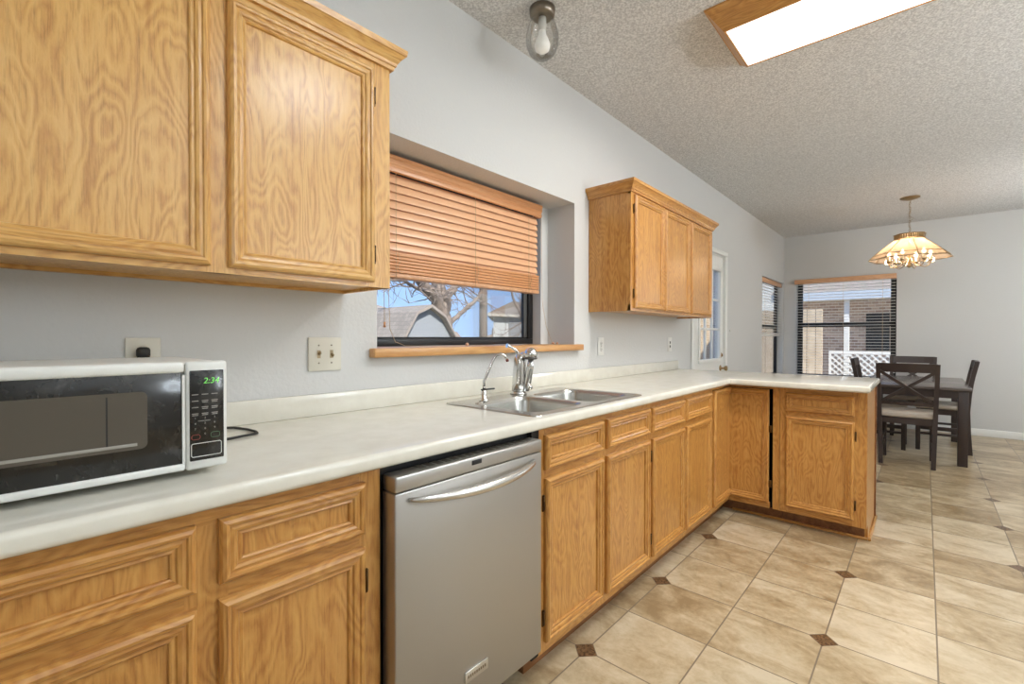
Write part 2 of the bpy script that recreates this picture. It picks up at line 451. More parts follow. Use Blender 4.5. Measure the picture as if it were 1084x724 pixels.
# ---- kitchen window
w = bpy.data.objects.new('window_1', None); COL.objects.link(w); w.location = (-.27, 1.64, 1.142); structure(w)
mb = MB()
y0, y1, z0, z1 = 1.022, 2.268, 1.143, 1.98
mb.box(-.295, -.262, y0, y1, z0, z0 + .033, FRAME, .003).box(-.295, -.262, y0, y1, z1 - .04, z1, FRAME, .003)
mb.box(-.295, -.262, y0, y0 + .04, z0 + .033, z1 - .04, FRAME, .003).box(-.295, -.262, y1 - .04, y1, z0 + .033, z1 - .04, FRAME, .003)
mb.build('window_frame', w)
ms = MB(); g = plain('grey_aluminium', srgb(120, 122, 122), .4, .6)
ms.box(-.29, -.278, y0 + .04, y1 - .04, z0 + .033, z0 + .043, FRAME).box(-.289, -.276, y1 - .075, y1 - .04, z0 + .043, z1 - .04, g, .002)
ms.box(-.287, -.272, y1 - .082, y1 - .075, z0 + .043, z1 - .04, FRAME)
ms.build('window_sash', w)
box('window_glass', -.284, -.281, y0 + .04, y1 - .075, z0 + .04, z1 - .04, GLASS, w)
mb = MB(); mb.box(-.262, .0, .994, 2.339, 1.109, 1.1425, SILL, .002); mb.box(-.0, .042, .957, 2.385, 1.107, 1.1425, SILL, .004)
mb.build('window_sill', w)

# ---- side window of the dining nook
w = bpy.data.objects.new('window_2', None); COL.objects.link(w); w.location = (-.12, 7.25, .62); structure(w)
mb = MB()
for a in ((6.662, 7.838, .622, .665), (6.662, 7.838, 1.945, 1.983), (6.662, 6.71, .665, 1.945), (7.79, 7.838, .665, 1.945), (6.71, 7.79, 1.31, 1.36)):
    mb.box(-.109, -.075, *a, FRAME, .002)
mb.build('window_frame', w); box('window_glass', -.094, -.090, 6.70, 7.80, .65, 1.96, GLASS, w)
box('window_sill', -.074, .02, 6.662, 7.838, .600, .622, WHITE, w, .003)

# ---- back window
w = bpy.data.objects.new('window_3', None); COL.objects.link(w); w.location = (.73, YB + .1, .6); structure(w)
mb = MB()
for a in ((.162, 1.298, 'z', .602, .65), (.162, 1.298, 'z', 1.975, 2.018), (.162, 1.298, 'z', 1.335, 1.40)):
    mb.box(a[0], a[1], YB + .10, YB + .15, a[3], a[4], FRAME, .002)
for a in ((.162, .222), (1.238, 1.298)): mb.box(a[0], a[1], YB + .10, YB + .15, .65, 1.975, FRAME, .002)
mb.build('window_frame', w); box('window_glass', .20, 1.26, YB + .12, YB + .124, .64, 1.99, GLASS, w)
box('window_sill', .162, 1.298, YB + .003, YB + .10, .602, .612, WHITE, w, .002)

# ---- back door with nine lites
d = bpy.data.objects.new('door_1', None); COL.objects.link(d); d.location = (-.03, 4.7, 0); structure(d)
gy0, gy1, gz0, gz1 = 4.44, 5.00, .97, 1.86
mb = MB()
mb.box(-.042, -.008, 4.285, gy0, .01, 2.015, WHITE).box(-.042, -.008, gy1, 5.115, .01, 2.015, WHITE)
mb.box(-.042, -.008, gy0, gy1, .01, gz0, WHITE).box(-.042, -.008, gy0, gy1, gz1, 2.015, WHITE)
mb.build('door_slab', d)
mb = MB()
for a in ((gy0 - .03, gy1 + .03, gz0 - .035, gz0), (gy0 - .03, gy1 + .03, gz1, gz1 + .035), (gy0 - .03, gy0, gz0, gz1), (gy1, gy1 + .03, gz0, gz1)):
    mb.box(-.008, .006, *a, WHITE, .004)
mb.build('glass_molding', d)
mb = MB()
for i in (1, 2): mb.box(-.030, -.010, gy0 + (gy1 - gy0) * i / 3 - .011, gy0 + (gy1 - gy0) * i / 3 + .011, gz0, gz1, WHITE, .003)
for i in (1, 2): mb.box(-.030, -.011, gy0, gy1, gz0 + (gz1 - gz0) * i / 3 - .011, gz0 + (gz1 - gz0) * i / 3 + .011, WHITE, .003)
mb.build('muntin', d)
box('window_glass', -.022, -.019, gy0, gy1, gz0, gz1, GLASS, d)
mb = MB()
mb.lathe([(.0, .0), (.032, .0), (.032, .006), (.012, .01), (.010, .035), (.022, .045), (.028, .058), (.024, .070), (.0, .074)], (-.008, 5.045, .865), CHROME, 20, (1, 0, 0))
mb.build('door_knob', d).data.materials[0] = BRASS
mb = MB(); mb.lathe([(.0, .0), (.030, .0), (.028, .010), (.012, .014), (.0, .014)], (-.008, 5.045, 1.0), BRASS, 20, (1, 0, 0)); mb.box(.006, .018, 5.041, 5.049, .985, 1.015, BRASS, .002)
mb.build('deadbolt', d)
for z in (.95, 1.78, .2): box('hinge', -.010, .006, 4.272, 4.284, z, z + .09, NICKEL, d)
c_ = MB()
c_.box(.0005, .018, 4.205, 4.27, 0, 2.03, WHITE, .004).box(.0005, .018, 5.13, 5.195, 0, 2.03, WHITE, .004).box(.0005, .020, 4.205, 5.195, 2.03, 2.075, WHITE, .004)
c_.box(-.055, -.0005, 4.2705, 4.284, 0, 2.029, WHITE).box(-.055, -.0005, 5.116, 5.1295, 0, 2.029, WHITE).box(-.055, -.0005, 4.285, 5.115, 2.016, 2.0295, WHITE)
structure(c_.build('trim_1'))

# ================================================================== OUTSIDE
k = NT('winter_grass'); n_ = k.noise(k.pos(), 3, 6, .7).outputs[0]
k.l(k.ramp(n_, [(.35, srgb(112, 104, 74)), (.65, srgb(150, 140, 104))]), k.b.inputs['Base Color']); GRASS = k.set(Roughness=.9)
structure(box('ground', -60, 30, -20, 60, -.40, -.20, GRASS))
k = NT('brown_shingle'); br = k.n('ShaderNodeTexBrick'); br.inputs['Scale'].default_value = 4; k.l(k.pos(), br.inputs['Vector'])
br.inputs['Color1'].default_value = (*srgb(158, 146, 134), 1); br.inputs['Color2'].default_value = (*srgb(140, 130, 120), 1); br.inputs['Mortar'].default_value = (*srgb(118, 110, 102), 1)
br.inputs['Mortar Size'].default_value = .01
k.l(br.outputs[0], k.b.inputs['Base Color']); SHIN = k.set(Roughness=.9)
def siding(name, col, sc=9.0):
    k = NT(name); s_ = k.n('ShaderNodeSeparateXYZ'); k.l(k.pos(), s_.inputs[0])
    fr = k.math('FRACT', k.math('MULTIPLY', s_.outputs[2], sc)); k.bump(fr, .8, .02); return k.set(Base_Color=col, Roughness=.7)
GSID = siding('grey_siding', srgb(150, 154, 160)); WSID = siding('white_siding', srgb(206, 208, 210)); TSID = siding('tan_siding', srgb(176, 168, 158))
TRIMG = plain('pale_fascia', srgb(196, 190, 180), .6)
k = NT('winter_bark'); n_ = k.noise(k.pos(), 30, 5, .7).outputs[0]
k.l(k.ramp(n_, [(.3, srgb(112, 98, 88)), (.7, srgb(166, 150, 138))]), k.b.inputs['Base Color']); k.bump(n_, .6, .03); BARK = k.set(Roughness=.9)
k = NT('fence_board'); s_ = k.n('ShaderNodeSeparateXYZ'); k.l(k.pos(), s_.inputs[0])
fr = k.math('FRACT', k.math('MULTIPLY', k.math('ADD', s_.outputs[0], s_.outputs[1]), 7.0)); gp = k.math('LESS_THAN', fr, .07)
n_ = k.noise(k.pos(), 7, 4).outputs[0]
k.l(k.mix(gp, k.ramp(n_, [(.3, srgb(196, 172, 142)), (.7, srgb(222, 202, 174))]), srgb(120, 100, 80)), k.b.inputs['Base Color']); FENCE = k.set(Roughness=.85)
k = NT('pale_brick'); br = k.n('ShaderNodeTexBrick'); br.inputs['Scale'].default_value = 4.2
mp_ = k.n('ShaderNodeMapping'); mp_.inputs['Rotation'].default_value = (PI / 2, 0, 0); k.l(k.pos(), mp_.inputs[0]); k.l(mp_.outputs[0], br.inputs['Vector'])
br.inputs['Color1'].default_value = (*srgb(204, 182, 166), 1); br.inputs['Color2'].default_value = (*srgb(160, 138, 126), 1); br.inputs['Mortar'].default_value = (*srgb(214, 208, 200), 1)
k.l(br.outputs[0], k.b.inputs['Base Color']); BRICK = k.set(Roughness=.85)

# gambrel-roofed grey shed (gable faces the kitchen)
t = thing('house', 'added tall white sided house beyond the pale fence, to whiten the view through the glazed door', 'house', (-7, 24, -.2))  # house added so the door panes look white
MB().box(-9, -5.2, 15.5, 36, -.2, 5.2, WSID).build('wall', t)
MB().prism([(-4.8, 15.2, 5.15), (-4.8, 36.4, 5.15), (-4.8, 36.4, 5.3), (-7.2, 33, 6.8), (-7.2, 18.5, 6.8), (-4.8, 15.2, 5.3)], (-4.5, 0, .1), SHIN).build('roof', t)
for y_ in (18.2, 22.4, 27.0): box('window_panel', -5.2, -5.16, y_, y_ + 1.1, 1.4, 2.8, GSID, t)
t = thing('shed', 'grey sided shed with barn-style gambrel gable beyond the kitchen window', 'shed', (-9.6, 7.55, -.2))
gp_ = [(6.72, -.2), (6.72, 1.15), (7.13, 1.79), (7.53, 1.95), (7.93, 1.73), (8.36, 1.15), (8.36, -.2)]
MB().prism([(-8.05, y, z) for y, z in gp_], (-3, 0, 0), GSID).build('wall', t)
rf = MB(); up = [(6.62, 1.06), (7.09, 1.83), (7.53, 2.02), (7.97, 1.77), (8.48, 1.05)]
poly = [(-7.9, y, z) for y, z in up] + [(-7.9, y, z - .07) for y, z in up[::-1]]
rf.prism(poly, (-3.3, 0, 0), SHIN).build('roof', t)
fb = MB(); fb.prism([(-7.88, y, z + .003) for y, z in up] + [(-7.88, y, z - .075) for y, z in up[::-1]], (.03, 0, 0), plain('shed_fascia', srgb(150, 138, 128), .7)).build('fascia', t)
# house with broad brown roof behind the shed
t = thing('house', 'low house with broad brown shingle roof left behind the grey shed', 'house', (-16, 8.0, -.2))
MB().box(-19, -14.0, 4, 11.2, -.2, 2.0, TSID).build('wall', t)
MB().prism([(-13.6, 3.5, 1.85), (-13.6, 11.6, 1.85), (-13.6, 11.6, 1.95), (-16.2, 9.6, 2.9), (-16.2, 5.5, 2.9), (-13.6, 3.5, 1.95)], (-4, 0, 0.05), SHIN).build('roof', t)
# pale house on the right
t = thing('house', 'pale house corner with hipped shingle roof seen behind the leafless right tree', 'house', (-14, 17.4, -.2))
ft = [(-12.5, 14.6), (-12.5, 20.0), (-16.0, 23.8), (-16.0, 18.6)]
MB().prism([(x, y, -.2) for x, y in ft], (0, 0, 2.3), WSID).build('wall', t)
rf = MB(); ov = [(-12.2, 13.95), (-12.2, 20.4), (-16.4, 24.6), (-16.4, 18.5)]; rd = [(-13.8, 17.4), (-14.8, 19.6)]
for z_ in (2.08, 2.20): rf.face([(x, y, z_) for x, y in ov], SHIN)
for i_ in range(4): rf.face([(*ov[i_], 2.08), (*ov[(i_ + 1) % 4], 2.08), (*ov[(i_ + 1) % 4], 2.20), (*ov[i_], 2.20)], TRIMG)
A_, B_, C_, D_ = [(*p, 2.20) for p in ov]; R0, R1 = (*rd[0], 3.0), (*rd[1], 3.0)
rf.face([A_, B_, R1, R0], SHIN); rf.face([B_, C_, R1], SHIN); rf.face([C_, D_, R0, R1], SHIN); rf.face([D_, A_, R0], SHIN)
rf.build('roof', t)
box('window_panel', -12.5, -12.46, 15.6, 16.4, .9, 1.9, GSID, t)
# utility pole
tag(MB().tube([(-10, 11.5, -.3), (-10, 11.5, 3), (-10, 11.52, 7)], [.15, .14, .12], BARK, 10).build('utility_pole'), 'straight grey wooden pole between the two bare trees outside', 'pole')
# distant brush
for (x, y, r, lb) in ((-26, 23.5, .7, 'brown leafless brush mound on the horizon left of the pole'), (-26, 30.0, .85, 'wider brown brush mound on the horizon right of the pole')):
    b = bmesh.new(); bmesh.ops.create_icosphere(b, subdivisions=4, radius=1)
    for v in b.verts:
        q = 1 + .25 * math.sin(v.co.y * 9 + x) * math.cos(v.co.z * 7 + v.co.x * 5) + random.uniform(-.05, .05)
        v.co = Vector((x + v.co.x * 1.5 * q, y + v.co.y * 2.6 * q, -.2 + (v.co.z + .3) * r * 1.7 * q))
    mb = MB(); mb.merge(b, BARK, False); tag(mb.build('brush'), lb, 'bush')

# bare trees
def tree(name, label, base, limbs, seed, twigs=26):
    rnd = random.Random(seed)
    mb = MB(); tw = MB(); segs = []
    for pts, r0, r1 in limbs:
        n = 7; P_ = []
        pts = [Vector(p) for p in pts]
        # resample polyline with slight wobble
        for i in range(len(pts) - 1):
            for j in range(n):
                f_ = j / n; p = pts[i].lerp(pts[i + 1], f_)
                if j: p += Vector((rnd.uniform(-1, 1), rnd.uniform(-1, 1), rnd.uniform(-1, 1))) * r0 * .16
                P_.append(p)
        P_.append(pts[-1]); N = len(P_)
        mb.tube(P_, [r0 + (r1 - r0) * i / (N - 1) for i in range(N)], BARK, 9)
        segs.append((P_, r1))
    def twig(p, d, L, r, lev):
        pts = [p]; 
        for i in range(5):
            d = (d + Vector((rnd.uniform(-1, 1), rnd.uniform(-1, 1), rnd.uniform(-.7, 1))) * .28).normalized(); pts.append(pts[-1] + d * L / 5)
        tw.tube(pts, [r * (1 - .16 * i) for i in range(6)], BARK, 5, False)
        if lev > 0:
            for i in range(3): twig(pts[rnd.randint(1, 5)], (d + Vector((rnd.uniform(-1, 1), rnd.uniform(-1, 1), rnd.uniform(-.6, 1)))).normalized(), L * .6, r * .5, lev - 1)
    for P_, r1 in segs[1:]:
        for i in range(twigs // max(1, len(segs) - 1) + 1):
            j = rnd.randint(len(P_) // 4, len(P_) - 1)
            twig(P_[j], Vector((rnd.uniform(-1, 1), rnd.uniform(-1, 1), rnd.uniform(-.5, .9))).normalized(), rnd.uniform(.6, 1.5), min(.028, r1), 2)
    t = thing(name, label, 'tree', base)
    mb.build('trunk', t); tw.build('twigs', t)
    return t
tree('bare_tree', 'large leafless tree with forked grey trunk behind the grey shed', (-10.2, 9.9, -.2), [
    ([(-10.2, 9.9, -.2), (-10.2, 9.85, 1.5), (-10.2, 9.75, 2.55)], .34, .27),
    ([(-10.2, 9.85, 1.9), (-10.0, 9.3, 2.45), (-9.8, 8.6, 2.9), (-9.7, 7.9, 3.5)], .24, .10),
    ([(-10.2, 9.75, 2.4), (-10.3, 9.6, 3.2), (-10.4, 9.2, 4.6)], .25, .14),
    ([(-10.2, 9.8, 2.4), (-10.2, 10.3, 2.75), (-10.1, 10.6, 3.6)], .17, .08),
    ([(-10.2, 10.0, 1.55), (-10.1, 10.7, 2.1), (-10.0, 11.3, 2.6), (-10.0, 11.7, 3.5)], .09, .045),
    ([(-9.9, 9.1, 2.6), (-9.5, 8.3, 2.6), (-9.2, 7.6, 2.75), (-9.0, 6.9, 2.7)], .07, .03),
    ([(-9.8, 8.7, 2.85), (-9.4, 7.6, 3.2), (-9.1, 6.6, 3.0)], .06, .03)], 3, 60)
tree('bare_tree', 'slender leafless tree with curving limbs in front of the pale house', (-8.6, 12.4, -.2), [
    ([(-8.6, 12.4, -.2), (-8.6, 12.4, 1.3)], .13, .11),
    ([(-8.6, 12.4, 1.2), (-8.6, 12.0, 1.8), (-8.7, 11.6, 2.5), (-8.7, 11.2, 3.6)], .06, .03),
    ([(-8.6, 12.4, 1.2), (-8.6, 12.5, 2.1), (-8.6, 12.7, 3.6)], .10, .05),
    ([(-8.6, 12.4, 1.3), (-8.5, 12.9, 1.9), (-8.5, 13.2, 3.0)], .06, .03),
    ([(-8.6, 12.4, 1.7), (-8.6, 12.8, 2.4), (-8.6, 13.0, 3.6)], .06, .03)], 9, 30)
# yard beyond the back window
t = thing('neighbor_house', 'brick house with pale eave and porch seen through the back window blind', 'house', (1, 14, -.2))
MB().box(-.8, 5, 12.75, 16, -.2, 2.2, BRICK).build('wall', t)
MB().prism([(-1.05, 11.9, 2.02), (-1.05, 11.9, 2.14), (-1.05, 15.5, 3.9), (-1.05, 15.5, 2.02)], (6.45, 0, 0), SHIN).build('roof', t)
MB().box(-1.05, 5.4, 11.86, 11.9, 1.98, 2.16, plain('blue_grey_fascia', srgb(190, 198, 206), .6)).build('fascia', t)
MB().box(-.9, 5.2, 11.92, 12.74, 2.0, 2.019, WHITE).build('porch_ceiling', t)
box('post', .30, .39, 12.0, 12.09, -.2, 2.0, WHITE, t)
box('post', 1.30, 1.39, 12.0, 12.09, -.2, 2.0, WHITE, t)
MB().box(.62, 1.02, 12.71, 12.75, .9, 1.7, plain('dark_pane', (.03, .035, .04), .1)).build('window', t)
lt = MB()
for i in range(-12, 30):
    for s_ in (1, -1):
        xa = -.1 + i * .12
        p, q = Vector((xa, 11.7, .28)), Vector((xa + s_ * .56, 11.7, .84))
        # clip to panel
        def cl_(a, b):
            t0, t1 = 0, 1; dx = b.x - a.x
            for lo, sg in ((.10, 1), (1.20, -1)):
                pa, pb = (a.x - lo) * sg, (b.x - lo) * sg
                if pa < 0 and pb < 0: return None
                if pa < 0: t0 = max(t0, pa / (pa - pb))
                elif pb < 0: t1 = min(t1, pa / (pa - pb))
            return (a.lerp(b, t0), a.lerp(b, t1)) if t1 - t0 > .05 else None
        r_ = cl_(p, q)
        if r_: lt.bar(r_[0] + Vector((0, .012 * s_, 0)), r_[1] + Vector((0, .012 * s_, 0)), .008, .032, WHITE, up=(-(r_[1] - r_[0]).z, 0, (r_[1] - r_[0]).x))
lt.box(.08, 1.22, 11.68, 11.72, .84, .90, WHITE).box(.08, 1.22, 11.68, 11.72, .24, .28, WHITE)
for x in (.08, 1.19): lt.box(x, x + .04, 11.68, 11.72, -.2, .84, WHITE)
tag(lt.build('lattice_panel'), 'white diamond lattice railing panel outside the back window', 'lattice')
tag(box('fence', -1.6, .14, 10.4, 10.45, -.2, 1.72, FENCE), 'tan wooden board fence left of the lattice outside the back window', 'fence')
tag(box('fence', -3.4, -3.3, 7.4, 22, -.2, 1.9, FENCE), 'long pale board fence outside the glazed door and side window', 'fence')
structure(box('patio_slab', -3.2, 6, -2, 11.6, -.199, -.15, plain('pale_concrete', srgb(206, 200, 190), .85)), 'pale concrete patio slab around the house', 'patio')

# ================================================================== CABINET BUILDERS
PROF = [(0, 0.0), (0, .011), (.004, .017), (.010, .0205), (.015, .0195), (.0175, .0155), (.0195, .0155), (.024, .0165), (.030, .0145), (.0325, .0105), (.0345, .0105), (.038, .0115), (.041, .0095), (.0425, .004)]
def panel(mb, ax, base, u0, u1, z0, z1, O, prof=PROF, openside=None, k=1.0):
    """profiled raised-frame door. ax 'x': faces +x, u is y. ax 'y': faces -y, u is x. openside: 'l'/'r' leaves that side unframed"""
    a, v = ('y', 'z') if ax == 'x' else ('x', 'z')
    P_ = (lambda u, z, h: (base + h, u, z)) if ax == 'x' else (lambda u, z, h: (u, base - h, z))
    rg = []
    for ins, h in prof:
        ins *= k
        l = 0 if openside == 'l' else ins; r = 0 if openside == 'r' else ins
        rg.append([P_(u0 + l, z0 + ins, h), P_(u1 - r, z0 + ins, h), P_(u1 - r, z1 - ins, h), P_(u0 + l, z1 - ins, h)])
    hmat = O['y'] if ax == 'x' else O['x']
    mb.rings(rg, [hmat, None if openside == 'r' else O['z'], hmat, None if openside == 'l' else O['z']], cap_mat=O['z'])
    mb.face([P_(u0, z0, 0), P_(u0, z1, 0), P_(u1, z1, 0), P_(u1, z0, 0)], O['z'])
    return mb
def hinge(parent, ax, base, u, z):
    """small knuckle hinge proud of the face frame"""
    mb = MB()
    if ax == 'x':
        mb.box(base, base + .004, u - .004, u + .004, z - .028, z + .028, HINGE)
        mb.tube([(base + .006, u, z - .022), (base + .006, u, z + .022)], .0035, HINGE, 8); mb.lathe([(0, .0), (.004, .002), (.004, .006), (0, .009)], (base + .006, u, z + .022), HINGE, 8)
    else:
        mb.box(u - .004, u + .004, base - .004, base, z - .028, z + .028, HINGE)
        mb.tube([(u, base - .006, z - .022), (u, base - .006, z + .022)], .0035, HINGE, 8); mb.lathe([(0, .0), (.004, .002), (.004, .006), (0, .009)], (u, base - .006, z + .022), HINGE, 8)
    return mb.build('hinge', parent)
def door(parent, ax, base, u0, u1, z0, z1, O, hs=None, name='door', **kw):
    mb = MB(); panel(mb, ax, base, u0, u1, z0, z1, O, **kw); o = mb.build(name, parent)
    if hs is not None:
        # hinge hangs on this door
        for z in (z0 + .085 * (1 if z1 - z0 > .3 else .4), z1 - .085):
            hinge(o, ax, base, hs, z)
    return o
def crown(parent, pts, z0, O, ends):
    """crown moulding along an outline. pts: list of (x,y) with outward mitre directions"""
    prof = [(.0, 0), (.010, .0), (.012, .010), (.016, .012), (.018, .020), (.026, .032), (.036, .044), (.040, .046), (.042, .063), (.0, .063)]
    mb = MB()
    vr = []
    for (x, y), (dx, dy) in pts: vr.append([mb.bm.verts.new((x + dx * o_, y + dy * o_, z0 + h)) for o_, h in prof])
    for i, (a, b) in enumerate(zip(vr, vr[1:])):
        along_y = abs(pts[i][0][1] - pts[i + 1][0][1]) > abs(pts[i][0][0] - pts[i + 1][0][0])
        for j in range(len(prof)):
            jj = (j + 1) % len(prof); f_ = mb.bm.faces.new((a[j], a[jj], b[jj], b[j])); f_.material_index = mb.mi(O['y'] if along_y else O['x'])
    for r_ in (vr[0], vr[-1]): 
        f_ = mb.bm.faces.new(r_); f_.material_index = 0
    return mb.build('crown_molding', parent)

# ---- upper cabinets (wall x=0, face frame x=.29)
XF = .288
t = thing('upper_cabinet', 'large oak wall cabinet above the microwave with glare on its right door', 'cabinet', (.145, .3, 1.342))
mb = MB()
mb.box(.002, XF - .02, -.62, .858, 1.352, 2.10, OAK['z'])
for y0, y1 in ((-.62, -.44), (-.10, -.075), (.345, .410), (.775, .859)): mb.box(XF - .02, XF, y0, y1, 1.342, 2.10, OAK['z'])
mb.box(XF - .02, XF - .0003, -.62, .859, 1.342, 1.375, OAK['y']).box(XF - .02, XF - .0003, -.62, .859, 1.98, 2.10, OAK['y'])
mb.box(.002, XF - .02, .846, .859, 1.342, 2.10, OAK['z']).box(.002, .02, -.62, .846, 1.342, 1.352, OAK['y'])
mb.build('body', t)
door(t, 'x', XF, -.08, .353, 1.358, 2.02, OAK, hs=None)
door(t, 'x', XF, -.52, -.095, 1.358, 2.02, OAK, hs=None)
door(t, 'x', XF, .392, .797, 1.358, 2.02, OAK, hs=.801)
crown(t, [((XF, -.62), (1, 0)), ((XF, .859), (1, 1)), ((.001, .859), (0, 1))], 2.042, OAK, None)

t = thing('upper_cabinet', 'three-door oak wall cabinet hanging right of the kitchen window', 'cabinet', (.145, 3.19, 1.342))
Y1, Y2 = 2.50, 3.885
mb = MB()
mb.box(.002, XF - .02, Y1, Y2, 1.352, 2.10, HON['z'])
for y0, y1 in ((Y1, 2.57), (2.93, 2.97), (3.36, 3.44), (3.78, Y2)): mb.box(XF - .02, XF, y0, y1, 1.342, 2.10, HON['z'])
mb.box(XF - .02, XF - .0003, Y1, Y2, 1.342, 1.38, HON['y']).box(XF - .02, XF - .0003, Y1, Y2, 2.03, 2.10, HON['y'])
mb.box(.002, XF - .02, Y1 - .0015, Y1, 1.342, 2.10, HON['z']).box(.002, XF - .02, Y2, Y2 + .001, 1.342, 2.10, HON['z'])
mb.build('body', t)
door(t, 'x', XF, 2.535, 2.945, 1.358, 2.030, HON, hs=2.530)
door(t, 'x', XF, 2.962, 3.39, 1.358, 2.030, HON)
door(t, 'x', XF, 3.425, 3.84, 1.358, 2.030, HON, hs=3.845)
crown(t, [((.001, Y1 - .0015), (0, -1)), ((XF, Y1 - .0015), (1, -1)), ((XF, Y2), (1, 1)), ((.001, Y2), (0, 1))], 2.042, HON, None)

# ---- base cabinets (face frame x=.60)
XB = .600
def base_unit(label, y0, y1, drawers, doors, end_l=.04, end_r=.04, hs=(), midstile=None, fp=None):
    t = thing('base_cabinet', label, 'cabinet', (.3, (y0 + y1) / 2, 0))
    mb = MB()
    mb.box(.003, XB - .02, y0, y0 + .012, .09, .874, HON['z']).box(.003, XB - .02, y1 - .012, y1, .09, .874, HON['z'])
    mb.box(.003, XB - .02, y0 + .012, y1 - .012, .09, .105, HON['y']).box(.003, .012, y0 + .012, y1 - .012, .105, .874, HON['y'])
    mb.build('body', t)
    ff = MB()
    ff.box(XB - .02, XB, y0, y0 + end_l, .09, .874, HON['z']).box(XB - .02, XB, y1 - end_r, y1, .09, .874, HON['z'])
    a, b = y0 + end_l, y1 - end_r
    ff.box(XB - .02, XB - .0003, a, b, .84, .874, HON['y']).box(XB - .02, XB - .0003, a, b, .68, .74, HON['y']).box(XB - .02, XB - .0003, a, b, .09, .145, HON['y'])
    if midstile: ff.box(XB - .02, XB, midstile[0], midstile[1], .09, .84, HON['z'])
    ff.build('face_frame', t)
    MB().box(.50, .535, y0, y1, 0, .09, TOE).build('toe_kick', t)
    for (a, b) in drawers: door(t, 'x', XB, a, b, .727, .848, HON, name='drawer', k=.95)
    for i, (a, b) in enumerate(doors): door(t, 'x', XB, a, b, .128, .697, HON, hs=(hs[i] if i < len(hs) else None))
    return t
base_unit('oak base cabinet left of the dishwasher, under the microwave', -.62, .622, [(-.54, -.20), (-.165, .242), (.278, .577)], [(-.54, -.20), (-.165, .242), (.278, .577)], .05, .055, hs=(None, None, .583), midstile=(.225, .295))
base_unit('oak sink cabinet with two false drawer fronts right of the dishwasher', 1.236, 2.089, [(1.264, 1.648), (1.680, 2.075)], [(1.268, 1.648), (1.680, 2.075)], .045, .025, hs=(1.262,), midstile=(1.62, 1.70))
base_unit('narrow oak base cabinet with drawer, right of the sink cabinet', 2.089, 2.511, [(2.100, 2.500)], [(2.108, 2.500)], .03, .03, hs=(2.103,))
base_unit('narrow oak base cabinet with drawer, next to the inside corner', 2.511, 2.951, [(2.523, 2.925)], [(2.523, 2.925)], .03, .03)

PY = 3.312   # peninsula face-frame plane
t = thing('corner_cabinet', 'oak corner cabinet with folded two-leaf door left slightly open', 'cabinet', (.45, 3.4, 0))
mb = MB(); mb.box(XB - .02, XB, 2.951, 2.975, .09, .874, HON['z']); mb.box(XB - .02, XB, 2.975, PY + .02, .855, .874, HON['y']); mb.box(XB - .02, XB, 2.975, PY + .02, .09, .125, HON['y'])
mb.box(XB, .845, PY, PY + .02, .855, .874, HON['x']).box(XB, .845, PY, PY + .02, .09, .125, HON['x']).box(.862, .90, PY, PY + .02, .09, .874, HON['z'])
mb.box(XB, .862, PY + .0005, PY + .0195, .8555, .8735, HON['x'])
mb.build('face_frame', t)
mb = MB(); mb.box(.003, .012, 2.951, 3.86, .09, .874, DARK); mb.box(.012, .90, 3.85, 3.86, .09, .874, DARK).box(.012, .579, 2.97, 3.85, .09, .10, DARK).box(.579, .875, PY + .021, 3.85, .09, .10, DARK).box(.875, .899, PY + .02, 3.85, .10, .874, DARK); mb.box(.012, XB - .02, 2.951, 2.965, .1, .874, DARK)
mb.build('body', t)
MB().box(.50, .535, 2.951, 3.425, 0, .09, TOE).box(.535, .90, 3.40, 3.425, 0, .09, TOE).build('toe_kick', t)
lf = MB(); panel(lf, 'x', XB, 2.978, PY - .004, .125, .852, HON, openside='r'); lf.build('door', t)
lf = MB(); panel(lf, 'y', PY, XB + .004, .842, .125, .852, HON, openside='l'); o = lf.build('door', t)
for z in (.25, .60): MB().box(.842, .858, PY - .016, PY - .006, z - .022, z + .022, HINGE, .002).build('hinge', o)

t = thing('peninsula_cabinet', 'oak peninsula cabinet with one drawer and door facing the kitchen floor', 'cabinet', (1.12, 3.6, 0))
mb = MB()
mb.box(.902, 1.325, PY + .02, 3.865, .09, .874, HON['z'])
mb.build('body', t)
mb = MB(); mb.box(.902, .95, PY, PY + .02, .09, .874, HON['z']).box(1.27, 1.340, PY, PY + .02, .09, .874, HON['z'])
for z0, z1 in ((.835, .874), (.68, .73), (.09, .145)): mb.box(.95, 1.27, PY + .0003, PY + .02, z0, z1, HON['x'])
mb.build('face_frame', t)
ep = MB(); ep.box(1.3255, 1.341, PY + .0205, 3.868, .09, .874, HON['z']).box(1.3255, 1.341, 3.40, 3.868, .0, .09, HON['z']); ep.build('end_panel', t)
MB().box(1.341, 1.349, 3.845, 3.868, .0, .874, TOE).build('corner_bead', t)
MB().box(.902, 1.325, 3.40, 3.425, 0, .09, TOE).build('toe_kick', t)
mb = MB(); mb.box(.60, 1.341, 3.385, 3.3995, 0, .016, HON['x'], .004).box(1.3415, 1.357, 3.385, 3.87, 0, .016, HON['y'], .004); mb.build('shoe_molding', t)
door(t, 'y', PY, .934, 1.282, .727, .843, HON, name='drawer', k=.9)
door(t, 'y', PY, .934, 1.282, .128, .697, HON, hs=1.288)

